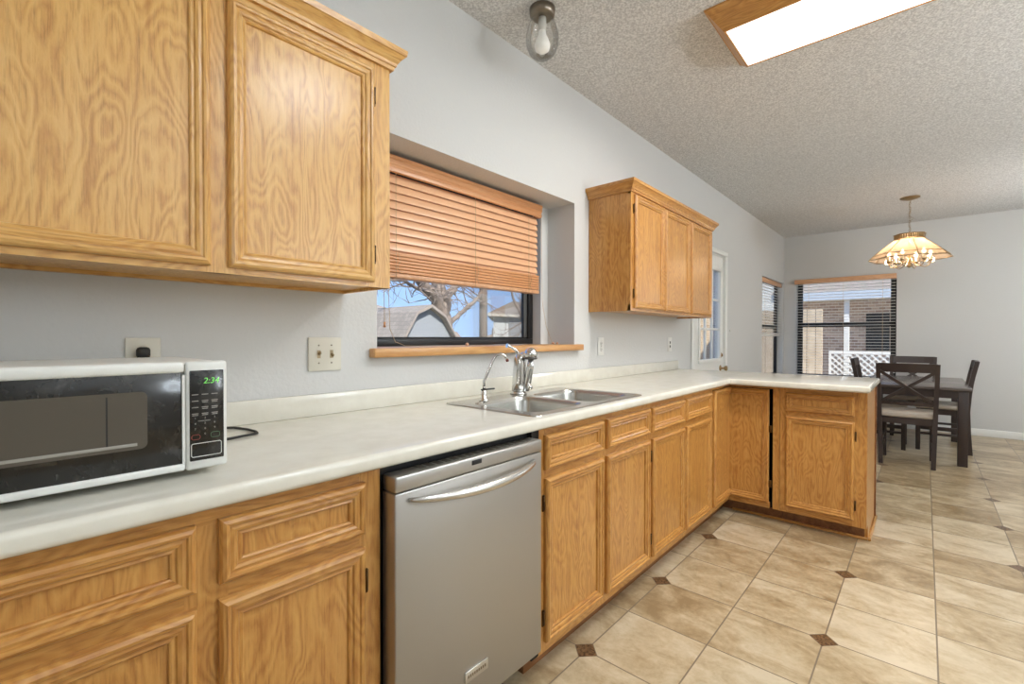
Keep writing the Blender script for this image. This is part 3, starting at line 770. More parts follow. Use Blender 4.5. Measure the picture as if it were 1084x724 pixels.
# ---- countertop, L-shaped with sink cut-out
def slab(cells_x, cells_y, solid, z0, z1, m, bevel_edge):
    bm = bmesh.new(); V = {}
    def v(x, y, z):
        kk = (round(x, 5), round(y, 5), z)
        if kk not in V: V[kk] = bm.verts.new(kk)
        return V[kk]
    nx, ny = len(cells_x) - 1, len(cells_y) - 1
    S_ = lambda i, j: 0 <= i < nx and 0 <= j < ny and solid((cells_x[i] + cells_x[i + 1]) / 2, (cells_y[j] + cells_y[j + 1]) / 2)
    for i in range(nx):
        for j in range(ny):
            if not S_(i, j): continue
            x0, x1, y0, y1 = cells_x[i], cells_x[i + 1], cells_y[j], cells_y[j + 1]
            bm.faces.new((v(x0, y0, z1), v(x1, y0, z1), v(x1, y1, z1), v(x0, y1, z1)))
            bm.faces.new((v(x0, y1, z0), v(x1, y1, z0), v(x1, y0, z0), v(x0, y0, z0)))
            for (di, dj, a, b) in ((-1, 0, (x0, y1), (x0, y0)), (1, 0, (x1, y0), (x1, y1)), (0, -1, (x0, y0), (x1, y0)), (0, 1, (x1, y1), (x0, y1))):
                if not S_(i + di, j + dj): bm.faces.new((v(*a, z0), v(*b, z0), v(*b, z1), v(*a, z1)))
    es = [e for e in bm.edges if all(bevel_edge(q.co) for q in e.verts) and abs(e.verts[0].co.z - e.verts[1].co.z) < 1e-6 and len(e.link_faces) == 2 and abs(e.link_faces[0].normal.z - e.link_faces[1].normal.z) > .5]
    bm.normal_update()
    es = [e for e in bm.edges if all(bevel_edge(q.co) for q in e.verts) and abs(e.verts[0].co.z - e.verts[1].co.z) < 1e-6 and abs(e.link_faces[0].normal.z - e.link_faces[1].normal.z) > .5]
    bmesh.ops.bevel(bm, geom=es, offset=.012, segments=4, profile=.5, affect='EDGES')
    return bm
SX0, SX1, SYA, SYB = .150, .575, 1.262, 1.988
def front(co):
    return (abs(co.x - .635) < 1e-4 and co.y <= 3.2101) or (abs(co.y - 3.21) < 1e-4 and co.x >= .6349) or abs(co.x - 1.36) < 1e-4 or (abs(co.y - 3.95) < 1e-4 and co.x > .3)
bm = slab([.002, SX0, SX1, .635, 1.36], [-.9, SYA, SYB, 3.21, 3.95], lambda x, y: ((x < .635) or y > 3.21) and not (SX0 < x < SX1 and SYA < y < SYB), .876, .914, LAM, front)
mb = MB(); mb.merge(bm, LAM, True)
ct = mb.build('countertop', sharp=40); tag(ct, 'long L-shaped cream laminate countertop running along the wall and out over the peninsula', 'countertop')
mb = MB(); mb.box(.002, .021, -.9, 3.878, .914, .988, LAM, .003); mb.build('backsplash', ct)

# ---- sink
t = thing('kitchen_sink', 'double-bowl stainless steel sink set into the cream countertop', 'sink', (.36, 1.625, .914))
def rrect(x0, x1, y0, y1, r, z, n=5):
    out = []
    for cx_, cy_, a0 in ((x1 - r, y1 - r, 0), (x0 + r, y1 - r, PI / 2), (x0 + r, y0 + r, PI), (x1 - r, y0 + r, 1.5 * PI)):
        for i in range(n + 1):
            a = a0 + PI / 2 * i / n; out.append(Vector((cx_ + r * math.cos(a), cy_ + r * math.sin(a), z)))
    return out
def loft(mb, loops, m, cap=False):
    vr = [[mb.bm.verts.new(p) for p in l] for l in loops]
    for a, b in zip(vr, vr[1:]):
        for j in range(len(a)):
            f_ = mb.bm.faces.new((a[j], a[(j + 1) % len(a)], b[(j + 1) % len(b)], b[j])); f_.material_index = mb.mi(m); f_.smooth = True
    if cap: f_ = mb.bm.faces.new(vr[-1]); f_.material_index = mb.mi(m); f_.smooth = True
OX0, OX1, OY0, OY1 = .122, .600, 1.225, 2.025
bowls = [(.215, .565, 1.275, 1.605), (.215, .565, 1.645, 1.975)]
rim = MB()
# deck: grid of quads around the two bowl openings, plus rolled edge
deck = bmesh.new()
loops = []
o_ = rrect(OX0, OX1, OY0, OY1, .03, .9185)
ov = [deck.verts.new(p) for p in o_]; edges = [deck.edges.new((ov[i], ov[(i + 1) % len(ov)])) for i in range(len(ov))]
for b in bowls:
    l_ = [deck.verts.new(p) for p in rrect(b[0], b[1], b[2], b[3], .06, .9185)]
    edges += [deck.edges.new((l_[i], l_[(i + 1) % len(l_)])) for i in range(len(l_))]
bmesh.ops.triangle_fill(deck, use_beauty=True, use_dissolve=False, edges=edges)
rim.merge(deck, SINKS, False)
loft(rim, [rrect(OX0 - .004, OX1 + .004, OY0 - .004, OY1 + .004, .033, .9142), rrect(OX0 - .003, OX1 + .003, OY0 - .003, OY1 + .003, .032, .918), rrect(OX0, OX1, OY0, OY1, .03, .9185)], SINKS)
rim.build('sink_rim', t)
for b in bowls:
    mb = MB(); x0, x1, y0, y1 = b
    loft(mb, [rrect(x0, x1, y0, y1, .06, .9185), rrect(x0 + .003, x1 - .003, y0 + .003, y1 - .003, .058, .915), rrect(x0 + .008, x1 - .008, y0 + .008, y1 - .008, .055, .90), rrect(x0 + .014, x1 - .014, y0 + .014, y1 - .014, .05, .77), rrect(x0 + .03, x1 - .03, y0 + .03, y1 - .03, .04, .750), rrect(x0 + .12, x1 - .12, y0 + .12, y1 - .12, .03, .745)], SINKS, True)
    o = mb.build('sink_bowl', t)
    MB().lathe([(.0, .0), (.02, .0), (.03, .004), (.042, .004), (.045, .001)], ((x0 + x1) / 2, (y0 + y1) / 2, .7455), CHROME, 20).build('drain', o)

# ---- pull-out faucet
t = thing('kitchen_faucet', 'chunky chrome pull-out faucet with round spray head behind the sink', 'faucet', (.150, 1.655, .9185))
fx, fy = .150, 1.655
MB().lathe([(0, 0), (.040, 0), (.040, .006), (.034, .010), (.030, .014), (.0, .014)], (fx, fy, .9187), CHROME, 28).build('base', t)
MB().tube([(fx, fy, .932), (fx + .002, fy, .97), (fx + .006, fy, 1.03), (fx + .012, fy, 1.085), (fx + .014, fy, 1.102), (fx + .015, fy, 1.107)], [.032, .032, .031, .029, .022, .006], CHROME, 24).build('body', t)
sp_ = MB(); sp_.tube([(fx + .004, fy - .0, 1.088), (fx + .035, fy - .002, 1.103), (fx + .062, fy - .004, 1.105)], [.017, .016, .020], CHROME, 18)
b = bmesh.new(); bmesh.ops.create_uvsphere(b, u_segments=24, v_segments=16, radius=.031)
for v_ in b.verts:
    if v_.co.z < -.012: v_.co.z = -.012 - (abs(v_.co.z) - .012) * .2
sp_.merge(b, CHROME, True, Matrix.Translation((fx + .078, fy - .004, 1.106))); o = sp_.build('spray_head', t)
MB().lathe([(.0, 0), (.026, 0), (.031, .004), (.030, .010), (.0, .012)], (fx + .078, fy - .004, 1.083), plain('dark_nozzle', (.12, .11, .10), .35, .5), 24).build('nozzle', o)
tb = MB(); tb.tube([(fx + .072, fy + .006, 1.09), (fx + .060, fy + .012, 1.04), (fx + .046, fy + .014, .98), (fx + .036, fy + .012, .935)], [.012, .017, .017, .014], CHROME, 16); tb.build('wand', t)
MB().tube([(fx + .004, fy, 1.10), (fx - .008, fy - .012, 1.125), (fx - .024, fy - .034, 1.142), (fx - .030, fy - .050, 1.146)], [.010, .007, .006, .011], CHROME, 12).build('lever', t)
MB().tube([(fx + .02, fy + .030, .945), (fx + .03, fy + .055, .948), (fx + .033, fy + .062, .949)], [.011, .013, .004], CHROME, 14).build('side_knob', t)

# ---- filtered-water tap
t = thing('water_filter_tap', 'thin gooseneck drinking-water tap left of the chrome faucet', 'tap', (.195, 1.372, .9185))
gx_, gy_ = .205, 1.370
MB().lathe([(0, 0), (.020, 0), (.020, .005), (.013, .008), (.012, .040), (.009, .046), (0, .046)], (gx_, gy_, .9187), CHROME, 18).build('base', t)
MB().tube([(gx_, gy_, .96), (gx_, gy_, 1.000), (gx_ + .012, gy_ + .018, 1.05), (gx_ + .022, gy_ + .034, 1.092), (gx_ + .030, gy_ + .045, 1.110), (gx_ + .042, gy_ + .060, 1.115), (gx_ + .054, gy_ + .072, 1.106), (gx_ + .060, gy_ + .078, 1.090)], .0055, CHROME, 10).build('spout', t)
MB().tube([(gx_ + .060, gy_ + .078, 1.091), (gx_ + .062, gy_ + .080, 1.082)], [.007, .006], plain('red_tip', srgb(120, 60, 48), .5), 10).build('spout_tip', t)
MB().bar((gx_ - .004, gy_ - .012, .9655), (gx_ + .018, gy_ + .045, .9685), .012, .006, BLACK, bev=.002).tube([(gx_, gy_, .9647), (gx_ + .001, gy_ + .004, .972)], .007, BLACK, 10).build('handle', t)

# ---- dishwasher
t = thing('dishwasher', 'stainless steel dishwasher with curved bar handle under the countertop', 'dishwasher', (.35, .93, 0))
D0, D1 = .632, 1.192
MB().box(.05, .585, .630, 1.228, .10, .868, BLACK).build('body', t)
dmb = MB(); dmb.box(.594, .650, D0, D1, .155, .812, STEEL, .004); o = dmb.build('door', t)
cp = MB(); cp.box(.596, .652, D0, D1, .814, .853, STEEL, .005); cpo = cp.build('control_panel', t)
mb = MB(); mb.box(.6505, .6535, .878, .916, .832, .845, BLACK, .002); mb.build('latch_badge', cpo)
mb = MB()
for i in range(16): mb.box(.602, .632, .72 + i * .028, .738 + i * .028, .8535, .8545, MWI)
mb.build('button_strip', cpo)
hm = MB(); n_ = 22; pts = []; rr = []
for i in range(n_ + 1):
    s_ = i / n_; y = .668 + s_ * (1.150 - .668); b_ = math.sin(PI * s_)
    pts.append((.652 + .052 * b_ ** .6, y, .792 - .010 * b_)); rr.append(.005 + .0085 * b_ ** .6)
hm.tube(pts, rr, STEELH, 14); hm.build('handle', t)
bd = MB(); bd.box(.6502, .6535, .853, .941, .238, .268, plain('badge_silver', srgb(206, 204, 198), .3, .9), .001)
o = bd.build('badge', t)
bl = MB()
for i in range(9): bl.box(.6535, .6538, .862 + i * .008, .867 + i * .008, .249, .257, NICKEL)
bl.build('badge_lettering', o)
MB().box(.43, .50, .634, 1.226, .003, .098, BLACK, .003).build('kick_plate', t)
MB().box(.586, .606, D1 + .002, 1.232, .10, .872, DARK).build('side_gasket', t)

# ---- microwave
t = thing('microwave', 'white countertop microwave with dusty black glass front and green clock', 'microwave', (.36, .09, .914))
A0, A1 = -.165, .320
MB().box(.165, .505, A0, A1, .928, 1.136, MWW, .010, 3).build('body', t)
df = MB()  # door frame around the glass
df.box(.5055, .520, A0, .2475, 1.116, 1.138, MWW, .006).box(.5055, .520, A0, .2475, .928, .942, MWW, .004).box(.5055, .519, .243, .2475, .940, 1.112, MWW)
df.box(.5055, .519, A0, A0 + .03, .940, 1.112, MWW)
dr = df.build('door', t)
MB().box(.5055, .5165, A0 + .03, .243, .9405, 1.1175, MWG, .001).build('glass', dr)
sc_ = MB(); x = .5168
loop = [Vector((x, p.x, p.y)) for p in rrect(-.10, .190, .982, 1.086, .010, 0)]
a_ = [sc_.bm.verts.new(p) for p in loop]; f_ = sc_.bm.faces.new(a_); f_.material_index = sc_.mi(MWI)
so = sc_.build('viewing_screen', dr)
sh_ = MB(); sh_.box(.5166, .5172, -.10, .175, .988, .9935, plain('screen_sheen', srgb(150, 146, 138), .25), .0002).box(.5166, .5171, .132, .1345, .992, 1.08, BLACK); sh_.build('inner_edge_and_sheen', so)  # pale strip is a painted highlight along the screen bottom; black strip an edge
cpn = MB(); cpn.box(.5055, .520, .2485, A1, .926, 1.138, MWW, .006); cpo = cpn.build('control_panel', t)
MB().box(.5195, .5212, .2545, .3125, .944, 1.120, MWG, .0015).build('keypad', cpo)
xk = .5214
text('8', .016, DIGIT0, MX(xk, .2705, 1.099), 'unlit_digit', cpo, shear=.2)
text('2:34', .0160, DIGIT, MX(xk, .2905, 1.099), 'clock_digits', cpo, shear=.2)
GREY = plain('print_grey', srgb(150, 146, 138), .5)
kb = MB()
for r_ in range(4):
    for c2 in range(3):
        yy = .2635 + c2 * .0165; zz = 1.073 - r_ * .0125
        kb.box(xk - .0002, xk + .0002, yy - .0055, yy + .0055, zz - .0008, zz + .0008, GREY)
        if r_ and c2 != 0 or r_ == 3: kb.box(xk - .0002, xk + .0002, yy - .005, yy + .005, zz - .0038, zz - .0024, GREY)
kb.box(xk - .0002, xk + .0002, .268, .289, 1.0205, 1.0215, GREY)
kb.build('button_print', cpo)
for i, ch in enumerate('1234567890'):
    c2, r_ = (i % 3, i // 3) if i < 9 else (1, 3)
    text(ch, .0055, GREY, MX(xk, .2635 + c2 * .0165, 1.0265 - r_ * .0105), 'key_digit', cpo, .0002)
def outline(y0, y1, z0, z1, r, wdt, m, nm):
    mb = MB(); A_ = rrect(y0, y1, z0, z1, r, 0); B_ = rrect(y0 + wdt, y1 - wdt, z0 + wdt, z1 - wdt, r * .7, 0)
    loft(mb, [[Vector((xk, p.x, p.y)) for p in A_], [Vector((xk + .0006, p.x, p.y)) for p in A_], [Vector((xk + .0006, p.x, p.y)) for p in B_], [Vector((xk, p.x, p.y)) for p in B_]], m)
    return mb.build(nm, cpo)
outline(.2568, .2718, .985, .995, .004, .0009, plain('red_print', srgb(150, 62, 54), .5), 'stop_button')
outline(.2895, .3055, .986, .997, .004, .0009, plain('green_print', srgb(70, 110, 84), .5), 'start_button')
outline(.2562, .3085, .951, .978, .004, .0012, MWW, 'door_release_button')
for y in (A0 + .06, A1 - .08):
    for x in (.22, .44): MB().lathe([(0, 0), (.010, 0), (.012, .0138), (0, .0138)], (x, y, .9142), RUBBER, 12).build('foot', t)
# its cord on the counter
mb = MB(); mb.tube([(.16, .18, 1.02), (.10, .20, 1.0), (.05, .28, .95), (.04, .42, .921), (.06, .475, .918), (.12, .493, .918), (.168, .497, .918), (.192, .492, .918), (.20, .476, .918), (.205, .455, .918), (.215, .42, .918), (.22, .39, .918), (.21, .34, .918), (.15, .335, .918)], .0035, RUBBER, 8)
mb.build('power_cord', t)["label"] = 'black power cord looped on the countertop'
MW = t

# ---- wall plates
def plate(name, label, cat, y0, y1, z0, z1, m, kind):
    t = thing(name, label, cat, (0, (y0 + y1) / 2, z0))
    MB().box(.0008, .006, y0, y1, z0, z1, m, .002).build('cover_plate', t)
    ym, zm = (y0 + y1) / 2, (z0 + z1) / 2
    sl = plain('slot_dark', (.03, .026, .022), .6)
    if kind in ('duplex', 'gfci'):
        for z in (zm - .020, zm + .020):
            rc = MB(); rc.lathe([(0, 0), (.0165, 0), (.0155, .0025), (0, .0028)], (.0055, ym, z), PLATEW if m is PLATEW else PLATE, 20, (1, 0, 0)); r_ = rc.build('receptacle', t)
            MB().box(.0080, .0086, ym - .008, ym - .0055, z - .004, z + .006, sl).box(.0080, .0086, ym + .0055, ym + .008, z - .004, z + .006, sl).box(.0080, .0086, ym - .002, ym + .002, z - .011, z - .007, sl).build('slot', r_)
        MB().lathe([(0, 0), (.003, .0), (.0025, .001), (0, .001)], (.006, ym, zm), NICKEL, 10, (1, 0, 0)).build('screw', t)
    if kind == 'toggle2':
        for dy in (-.023, .023):
            MB().box(.0058, .0068, ym + dy - .006, ym + dy + .006, zm - .014, zm + .014, plain('toggle_tan', srgb(176, 158, 124), .5)).build('toggle_slot', t)
            MB().obox((.012, ym + dy, zm + (.003 if dy < 0 else -.003)), (.014, .007, .009), (0, .5 if dy > 0 else -.5, 0), plain('toggle_brass', srgb(150, 130, 96), .4, .4), .001).build('toggle', t)
            for dz in (-.031, .031): MB().lathe([(0, 0), (.003, .0), (.0025, .001), (0, .001)], (.006, ym + dy, zm + dz), NICKEL, 10, (1, 0, 0)).build('screw', t)
    if kind == 'toggle1':
        MB().box(.0058, .0075, ym - .017, ym + .017, zm - .034, zm + .034, PLATEW, .001).build('rocker', t)
        MB().box(.0076, .0082, ym - .010, ym + .010, zm - .026, zm - .006, sl).box(.0076, .0082, ym - .010, ym + .010, zm + .006, zm + .026, sl).build('slot', t)
    return t
p_ = plate('wall_outlet', 'square ivory outlet plate above the microwave with a black plug in it', 'outlet', .235, .312, 1.070, 1.183, PLATE, 'duplex')
pl = MW
MB().box(.0088, .030, .256, .286, 1.128, 1.158, RUBBER, .008).build('plug_body', pl)
MB().tube([(.024, .276, 1.140), (.034, .285, 1.118), (.034, .292, 1.09), (.03, .28, 1.02), (.03, .25, .96), (.035, .22, .93)], .0045, RUBBER, 8).build('plug_cord', pl)
plate('light_switch', 'double ivory toggle switch plate on the wall left of the kitchen window', 'switch', .722, .842, 1.067, 1.184, PLATE, 'toggle2')
plate('wall_outlet', 'white outlet plate just right of the wooden window sill end', 'outlet', 2.607, 2.680, 1.067, 1.184, PLATEW, 'duplex')
plate('wall_outlet', 'white outlet plate with two dark slots near the far end of the backsplash', 'outlet', 3.700, 3.775, 1.067, 1.184, PLATEW, 'toggle1')
sn = MB().lathe([(0, 0), (.012, 0), (.010, .006), (0, .008)], (.0008, 5.33, 1.26), PLATEW, 14, (1, 0, 0)).build('wall_sensor'); tag(sn, 'tiny round white stud on the wall right of the glazed door', 'wall button')

# ================================================================== BLINDS
def tilted_slat(mb, ax, c, z, a0, a1, w, tilt, m, th=.003, cup=.003):
    """one slat; ax 'x': lies on wall x, runs along y between a0..a1"""
    n = 6; top = []; bot = []
    for i in range(n + 1):
        s = (i / n - .5) * w; h = cup * (1 - (2 * i / n - 1) ** 2)
        ca, sa = math.cos(tilt), math.sin(tilt)
        top.append((s * ca - (h + th) * sa, s * sa + (h + th) * ca)); bot.append((s * ca - h * sa, s * sa + h * ca))
    sec = top + bot[::-1]
    if ax == 'x': mb.prism([(c + u, a0, z + v_) for u, v_ in sec], (0, a1 - a0, 0), m, True)
    else: mb.prism([(a0, c - u, z + v_) for u, v_ in sec], (a1 - a0, 0, 0), m, True)

t = thing('wood_blind', 'orange-toned wooden blind half lowered in the kitchen window niche', 'blind', (-.18, 1.65, 1.43))
b0, b1 = 1.045, 2.190
vm_ = MB()
vz0, vz1 = 1.900, 1.972
sec = [(-.150, vz0), (-.142, vz0 + .004), (-.142, vz0 + .018), (-.146, vz0 + .022), (-.144, vz0 + .030), (-.140, vz0 + .036), (-.140, vz0 + .054), (-.136, vz0 + .060), (-.136, vz1), (-.150, vz1)]
vm_.prism([(x, b0 - .02, z) for x, z in sec], (0, b1 - b0 + .035, 0), BLW)
vm_.box(-.199, -.150, b1 + .005, b1 + .014, vz0, vz1, BLW); vm_.build('valance', t)
box('headrail', -.198, -.152, b0, b1, 1.935, 1.970, BLW, t)
sl = MB(); N = 10
for i in range(N): tilted_slat(sl, 'x', -.176, 1.882 - i * .0365, b0, b1, .050, math.radians(-66), SLATW, .0028, .004)
so = sl.build('slats', t, sharp=30)
st = MB()
STK = plain('stacked_slat_wood', srgb(214, 154, 106), .35)
for i in range(6): st.box(-.201, -.151, b0, b1, 1.4685 + i * .0145, 1.4812 + i * .0145, STK, .002, 2)
st.build('stacked_slats', t)
MB().box(-.202, -.149, b0, b1, 1.445, 1.466, BLX, .004).build('bottom_rail', t)
for y in (1.18, 1.66, 2.09):
    cm = MB(); cm.tube([(-.148, y, 1.90), (-.147, y, 1.55), (-.146, y, 1.44)], .0012, CORD, 5); cm.tube([(-.147, y + .012, 1.56), (-.143, y + .020, 1.52), (-.145, y + .006, 1.49), (-.145, y + .022, 1.466)], .0012, CORD, 5)
    cm.tube([(-.203, y, 1.90), (-.203, y, 1.45)], .001, CORD, 5)
    cm.lathe([(0, 0), (.006, .001), (.006, .004), (0, .005)], (-.170, y, 1.439), BLW, 8); cm.build('ladder_cord', t)
WKN = plain('pinkish_wood_knob', srgb(206, 160, 130), .4)
cm = MB(); cm.tube([(-.135, 1.105, 1.92), (-.132, 1.107, 1.5), (-.130, 1.11, 1.250)], .0013, CORD, 5); cm.lathe([(.002, .024), (.006, .020), (.0035, .012), (.007, .003), (.0, .0)], (-.130, 1.11, 1.226), BLW, 10); cm.build('pull_cord', t)
cm = MB(); cm.tube([(-.140, 1.13, 1.92), (-.137, 1.13, 1.5), (-.135, 1.14, 1.22), (-.125, 1.16, 1.165), (-.11, 1.20, 1.147), (-.10, 1.30, 1.145), (-.06, 1.50, 1.145)], .0013, CORD, 5)
cm.lathe([(0, 0), (.008, .003), (.009, .009), (.005, .015), (0, .016)], (-.055, 1.515, 1.1428), WKN, 12); cm.build('tilt_cord', t)
cm = MB(); cm.tube([(-.140, 2.195, 1.92), (-.134, 2.20, 1.40), (-.12, 2.22, 1.25), (-.09, 2.235, 1.16), (-.08, 2.24, 1.148)], .0012, CORD, 5)
for dx, dy in ((0, 0), (.014, .02), (-.014, .012)): cm.lathe([(0, 0), (.007, .003), (.008, .008), (.004, .013), (0, .014)], (-.07 + dx, 2.245 + dy - .02, 1.1428), WKN, 10)
cm.build('lift_cord', t)

# back window blind (open slats)
t = thing('window_blind', 'white slatted blind with wood valance, fully lowered on the back window', 'blind', (.73, YB - .03, .62))
MB().box(.145, 1.300, YB - .062, YB - .047, 1.958, 2.024, BLX, .004).box(.145, .155, YB - .047, YB - .002, 1.958, 2.024, BLX).box(1.290, 1.300, YB - .047, YB - .002, 1.958, 2.024, BLX).build('valance', t)
MB().box(.17, 1.285, YB - .045, YB - .003, 1.975, 2.015, SLAT).build('headrail', t)
sl = MB()
for i in range(33): tilted_slat(sl, 'y', YB - .028, 1.945 - i * .0395, .165, 1.292, .048, math.radians(2), SLAT, .0018, .003)
sl.build('slats', t, sharp=30)
MB().box(.165, 1.292, YB - .052, YB - .004, .632, .648, SLAT, .003).build('bottom_rail', t)
for x in (.32, .73, 1.16):
    mb = MB()
    for yy in (YB - .054, YB - .002): mb.tube([(x, yy, 1.96), (x, yy, .64)], .0011, CORD, 5)
    mb.build('ladder_cord', t)
# side window blind (raised part-way)
t = thing('window_blind', 'white slatted blind raised halfway on the narrow side window by the corner', 'blind', (-.03, 7.25, 1.18))
MB().box(-.030, -.016, 6.668, 7.832, 1.920, 1.982, BLX, .004).build('valance', t)
sl = MB()
for i in range(17): tilted_slat(sl, 'x', -.050, 1.905 - i * .039, 6.675, 7.825, .042, math.radians(-10), SLAT, .0022, .003)
sl.build('slats', t, sharp=30)
mb = MB()
for i in range(6): mb.box(-.072, -.034, 6.675, 7.825, 1.222 + i * .005, 1.2255 + i * .005, SLAT)
mb.build('stacked_slats', t)
MB().box(-.072, -.034, 6.675, 7.825, 1.200, 1.218, SLAT, .003).build('bottom_rail', t)
MB().tube([(-.036, 7.55, 1.92), (-.036, 7.55, 1.21)], .0012, CORD, 5).tube([(-.036, 6.95, 1.92), (-.036, 6.95, 1.21)], .0012, CORD, 5).build('ladder_cord', t)

# ================================================================== CEILING LIGHTS
t = thing('ceiling_light', 'long oak-framed fluorescent ceiling light box over the kitchen floor', 'ceiling light', (1.43, 2.44, 2.57))
x0, x1, y0, y1 = .820, 2.045, 2.165, 2.722
bx0, bx1, by0, by1, zb = .888, 1.977, 2.252, 2.612, 2.590
mb = MB()
def rct(x0, x1, y0, y1, z): return [(x0, y0, z), (x1, y0, z), (x1, y1, z), (x0, y1, z)]
mb.rings([rct(x0, x1, y0, y1, H - .0005), rct(x0, x1, y0, y1, H - .010), rct(x0 + .006, x1 - .006, y0 + .006, y1 - .006, H - .012), rct(bx0 - .010, bx1 + .010, by0 - .010, by1 + .010, zb), rct(bx0 - .006, bx1 + .006, by0 - .006, by1 + .006, zb - .004), rct(bx0, bx1, by0, by1, zb - .004), rct(bx0, bx1, by0, by1, zb + .006)], [HON['x'], HON['y'], HON['x'], HON['y']])
mb.build('oak_frame', t)
MB().box(bx0 + .0005, bx1 - .0005, by0 + .0005, by1 - .0005, zb - .001, zb + .004, LENS).build('diffuser', t)

t = thing('globe_light', 'small clear glass globe light with nickel canopy near the left wall ceiling', 'ceiling light', (0.275, 1.672, 2.44))
gx_, gy_ = 0.275, 1.672
MB().lathe([(0, 0), (.030, 0), (.042, -.001 + .001), (.055, .008), (.058, .022), (.058, .040), (0, .040)], (gx_, gy_, H - .0405), NICKEL, 32).build('canopy', t)
MB().lathe([(.042, .186), (.050, .174), (.066, .138), (.0745, .098), (.072, .058), (.057, .024), (.033, .005), (.0, .0)], (gx_, gy_, 2.447), GLOBE, 32).build('glass_globe', t)
o = MB().lathe([(.0, .060), (.018, .060), (.019, .020), (.016, .0), (0, .0)], (gx_, gy_, 2.572), plain('socket_white', srgb(225, 222, 214), .4), 20).build('socket', t)
MB().lathe([(.016, .098), (.018, .080), (.028, .060), (.036, .035), (.032, .014), (.016, .002), (0, .0)], (gx_, gy_, 2.474), plain('frosted_bulb', srgb(236, 234, 228), .35, 0, Emission_Color=(1, .97, .9), Emission_Strength=.12), 24).build('bulb', t)

for (x, y, lb) in ((1.95, -1.45, 'added unseen globe fill lamp behind the camera'), (3.8, 2.3, 'added unseen globe fill lamp beyond the right edge of the kitchen'), (3.0, 6.3, 'added unseen globe fill lamp right of the dining area, beyond the picture')):  # bodies for the globe fill lights, added out of view
    t = thing('added_fill_lamp', lb, 'floor lamp', (x, y, 0))
    MB().lathe([(0, 0), (.14, 0), (.14, .015), (.02, .03), (0, .03)], (x, y, .001), NICKEL, 28).build('base', t)
    MB().tube([(x, y, .03), (x, y, 1.575 if y < 4 else 1.405)], .011, NICKEL, 12).build('pole', t)
    MB().lathe([(.15 * math.sin(PI * i / 16), -.15 * math.cos(PI * i / 16)) for i in range(17)], (x, y, 1.72 if y < 4 else 1.55), LENS, 32).build('globe', t)
for (x, y, zh, lb) in ((3.5, .8, 1.60, 'added unseen torchiere fill lamp to the right of the camera'), (4.1, 3.1, 1.40, 'added unseen shorter torchiere fill lamp far to the right of the peninsula')):  # bodies for the upward fill lights, added out of view
    t = thing('added_fill_lamp', lb, 'floor lamp', (x, y, 0))
    MB().lathe([(0, 0), (.14, 0), (.14, .015), (.02, .03), (0, .03)], (x, y, .001), NICKEL, 28).build('base', t)
    MB().tube([(x, y, .03), (x, y, zh)], .011, NICKEL, 12).build('pole', t)
    MB().lathe([(0, .0), (.03, .0), (.10, .03), (.16, .07), (.18, .10), (.175, .10), (.155, .073), (.10, .04), (0, .02)], (x, y, zh - .015), WHITE, 32).build('shade', t)
t = thing('added_flush_lamp', 'added unseen flush round white ceiling lamp above the kitchen, higher than the picture shows', 'ceiling light', (1.60, 1.15, 2.55))  # lamp added out of view to throw glare on the left cabinet door
MB().lathe([(.25, .0), (.27, .0), (.27, .119), (0, .119)], (1.60, 1.15, H - .12), WHITE, 32).build('rim', t)
MB().lathe([(.249, .0), (0, .0)], (1.60, 1.15, H - .10), LENS, 32).build('diffuser', t)

# chandelier
cx_, cy_ = 1.452, 6.50
t = thing('chandelier', 'lit brass chandelier with flared amber glass panels over the dining table', 'chandelier', (cx_, cy_, 1.90))
MB().lathe([(0, .0), (.02, .0), (.055, .010), (.082, .020), (.085, .030), (0, .030)], (cx_, cy_, H - .0305), BRASS, 28).build('canopy', t)
ch = MB(); zt = H - .03; zbm = 2.285; n_ = 15
for i in range(n_):
    z = zt - (i + .5) * (zt - zbm) / n_; L = (zt - zbm) / n_ * .68; pts = []
    for j in range(9):
        a = 2 * PI * j / 8; u = .008 * math.cos(a); v_ = L * math.sin(a)
        pts.append((cx_ + (u if i % 2 else 0), cy_ + (0 if i % 2 else u), z + v_))
    ch.tube(pts, .0019, BRASS, 5, False)
wr = [(cx_ + .010 * math.cos(i * 1.1), cy_ + .010 * math.sin(i * 1.1), zt - i * (zt - zbm) / 20) for i in range(21)]
wr[11] = (cx_ + .035, cy_ - .01, wr[11][2]); ch.tube(wr, .0018, BRASS, 5, False)
ch.build('chain', t)
nn = 8; ph = math.radians(-90 + 12.6)   # one rib towards the kitchen
def ring8(r, z): return [Vector((cx_ + r * math.cos(ph + 2 * PI * j / nn), cy_ + r * math.sin(ph + 2 * PI * j / nn), z)) for j in range(nn)]
rt, rm, rb_ = ring8(.130, 2.225), ring8(.308, 2.070), ring8(.350, 2.022)
tp = MB(); ru = ring8(.134, 2.285)
for j in range(nn):
    q = (j + 1) % nn
    m0, m1 = rt[j], rt[q]
    for kx in range(5):
        a, b = m0.lerp(m1, kx / 5), m0.lerp(m1, (kx + .7) / 5); tp.bar(a + Vector((0, 0, .03)), b + Vector((0, 0, .03)), .004, .040, BRASS)
    tp.tube([ru[j] - Vector((0, 0, .008)), ru[q] - Vector((0, 0, .008))], .005, BRASS, 6); tp.tube([rt[j], rt[q]], .005, BRASS, 6)
tp.lathe([(.0, .0), (.125, .0), (.125, .004), (.0, .010)], (cx_, cy_, 2.272), BRASS, 8, phase=ph, smooth=False)
tp.tube([(cx_, cy_, 2.30), (cx_, cy_, 2.20)], .010, BRASS, 8)
tp.build('crown_band', t)
for j in range(nn):
    q = (j + 1) % nn; g_ = MB()
    g_.face([rt[j], rt[q], rm[q], rm[j]], AMBER); g_.face([rm[j], rm[q], rb_[q], rb_[j]], AMBER); g_.build('glass_panel', t, weld=True)
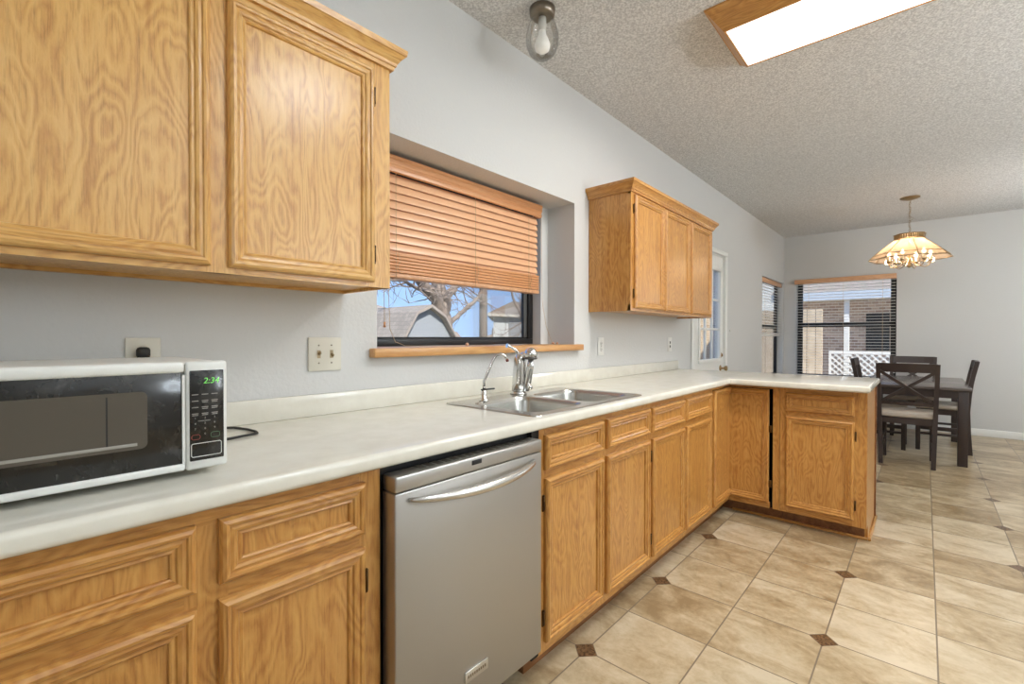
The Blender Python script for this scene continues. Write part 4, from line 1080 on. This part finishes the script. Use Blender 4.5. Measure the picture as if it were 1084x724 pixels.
fr_ = MB()
for j in range(nn):
    q = (j + 1) % nn
    fr_.tube([rt[j], rm[j], rb_[j]], .004, BRASS, 6); fr_.tube([rm[j], rm[q]], .0035, BRASS, 6); fr_.tube([rb_[j], rb_[q]], .005, BRASS, 6)
fr_.build('frame', t)
MB().lathe([(0, .0), (.010, .004), (.022, .016), (.012, .03), (.009, .10), (.014, .13), (.009, .16), (.009, .30), (0, .30)], (cx_, cy_, 1.925), BRASS, 14).build('stem', t)
for j in range(6):
    a = ph + 2 * PI * (j + .5) / 6; c_, s_ = math.cos(a), math.sin(a)
    P_ = lambda r, z: (cx_ + r * c_, cy_ + r * s_, z)
    am = MB(); am.tube([P_(.01, 2.03), P_(.04, 1.985), P_(.08, 1.945), P_(.125, 1.930), P_(.160, 1.945), P_(.172, 1.975), P_(.172, 1.995)], .0045, BRASS, 8)
    am.tube([P_(.172, 1.995), P_(.172, 2.055)], .011, plain('candle_sleeve', srgb(236, 222, 190), .5), 12); am.lathe([(.0, 0), (.012, .0), (.024, .008), (.026, .012), (0, .012)], P_(.172, 1.990), BRASS, 14)
    o = am.build('arm', t)
    MB().lathe([(.009, 0), (.015, .012), (.016, .022), (.010, .040), (.003, .054), (0, .056)], P_(.172, 2.056), BULB, 12).build('bulb', o)
    MB().lathe([(.010, .0), (.030, .006), (.040, .030), (.038, .055), (.042, .062)], P_(.172, 1.965), GLOBE, 16).build('glass_cup', o)
add_light('chandelier_light', 'POINT', (cx_, cy_, 2.13), 11, (1.0, .85, .68), shadow_soft_size=.06)

# ================================================================== DINING SET
TX0, TX1, TY0, TY1, TZ = 1.110, 1.905, 5.865, 7.35, .722
t = thing('dining_table', 'dark espresso rectangular dining table under the chandelier', 'table', ((TX0 + TX1) / 2, (TY0 + TY1) / 2, 0))
MB().box(TX0, TX1, TY0, TY1, TZ - .026, TZ, DTOP, .004).build('tabletop', t)
mb = MB(); az0, az1 = TZ - .026 - .075, TZ - .0265
mb.box(TX0 + .06, TX1 - .06, TY0 + .045, TY0 + .067, az0, az1, DWOOD).box(TX0 + .06, TX1 - .06, TY1 - .067, TY1 - .045, az0, az1, DWOOD)
mb.box(TX0 + .045, TX0 + .067, TY0 + .06, TY1 - .06, az0, az1, DWOOD).box(TX1 - .067, TX1 - .045, TY0 + .06, TY1 - .06, az0, az1, DWOOD)
mb.build('apron', t)
for x in (TX0 + .022, TX1 - .092):
    for y in (TY0 + .03, TY1 - .10): MB().box(x, x + .070, y, y + .070, 0, az1, DWOOD, .003).build('leg', t)

def make_chair():
    """faces +y, back at y=0 side; origin between the rear feet"""
    t = thing('dining_chair', 'x', 'chair', (0, 0, 0))
    CH = .945
    for s in (-1, 1):
        # rear post: foot kicks back, upper part leans back
        mb = MB(); st_ = [(-.185, .008, 0), (-.190, .022, .22), (-.196, .030, .44), (-.200, .018, .62), (-.203, .003, .72), (-.205, -.010, .80), (-.208, -.038, CH)]
        secs = []
        for (x, y, z) in st_:
            w_ = .017; d_ = .022 if z < .7 else .018; cx0 = -s * x
            secs.append([(cx0 - w_, y - d_, z), (cx0 + w_, y - d_, z), (cx0 + w_, y + d_, z), (cx0 - w_, y + d_, z)])
        mb.face(secs[0], DWOOD); mb.rings(secs, [DWOOD] * 4, cap_mat=DWOOD); mb.build('rear_leg', t, weld=True)
        mb = MB(); mb.box(s * .180 - .019, s * .180 + .019, .382, .420, 0, .425, DWOOD, .003); mb.build('front_leg', t)
        MB().box(s * .180 - .010, s * .180 + .010, .03, .385, .165, .190, DWOOD, .002).build('stretcher', t)
        MB().box(s * .180 - .010, s * .180 + .010, .03, .385, .235, .257, DWOOD, .002).build('stretcher', t)
    mb = MB(); mb.box(-.182, .182, .020, .042, .385, .440, DWOOD).box(-.182, .182, .392, .414, .385, .440, DWOOD).box(-.192, -.172, .04, .395, .385, .440, DWOOD).box(.172, .192, .04, .395, .385, .440, DWOOD)
    mb.build('seat_frame', t)
    b = bmesh.new(); bmesh.ops.create_cube(b, size=1); 
    for v_ in b.verts: v_.co = Vector((v_.co.x * (.43 if v_.co.y > 0 else .38), .225 + v_.co.y * .41, .468 + v_.co.z * .052))
    bmesh.ops.bevel(b, geom=list(b.edges), offset=.020, segments=4, profile=.5, affect='EDGES')
    mb = MB(); mb.merge(b, SEAT, True); mb.build('seat_cushion', t)
    # crest rail, slightly bowed
    def bowed(z0, z1, yl, name, w_=.20):
        mb = MB(); n = 8; secs = []
        for i in range(n + 1):
            x = -w_ + 2 * w_ * i / n; bow = -.018 * (1 - (x / w_) ** 2)
            y0_, y1_ = yl(z0) + bow, yl(z1) + bow
            secs.append([(x, y0_ - .011, z0), (x, y0_ + .011, z0), (x, y1_ + .011, z1), (x, y1_ - .011, z1)])
        mb.face(secs[0], DWOOD); mb.rings(secs, [DWOOD] * 4, cap_mat=DWOOD); mb.build(name, t, weld=True)
    lean = lambda z: .016 - (z - .62) * .150
    bowed(.866, .948, lean, 'crest_rail', .207); bowed(.560, .592, lean, 'lower_rail', .196)
    for s in (-1, 1):
        MB().bar((-s * .188, lean(.585) - .004 + s * .004, .585), (s * .192, lean(.872) - .010 + s * .004, .872), .014, .026, DWOOD, up=(0, -.2, 1)).build('cross_brace', t)
    return t
c0 = make_chair()
spots = [(1.462, 5.59, 0, 'espresso X-back dining chair at the near end of the table, back to the camera'),
         (1.470, 7.66, PI, 'espresso X-back dining chair at the far end of the table below the wall'),
         (1.020, 6.56, -PI / 2, 'espresso X-back dining chair on the window side of the table, half hidden by the countertop'),
         (1.935, 6.72, PI / 2, 'espresso X-back dining chair on the right side of the table, seen edge-on')]
for i, (x, y, rz, lb) in enumerate(spots):
    o = c0 if i == 0 else dup(c0)
    o.location = (x, y, 0); o.rotation_euler = (0, 0, rz); o['label'] = lb; o['group'] = 'dining chairs around the dark table'
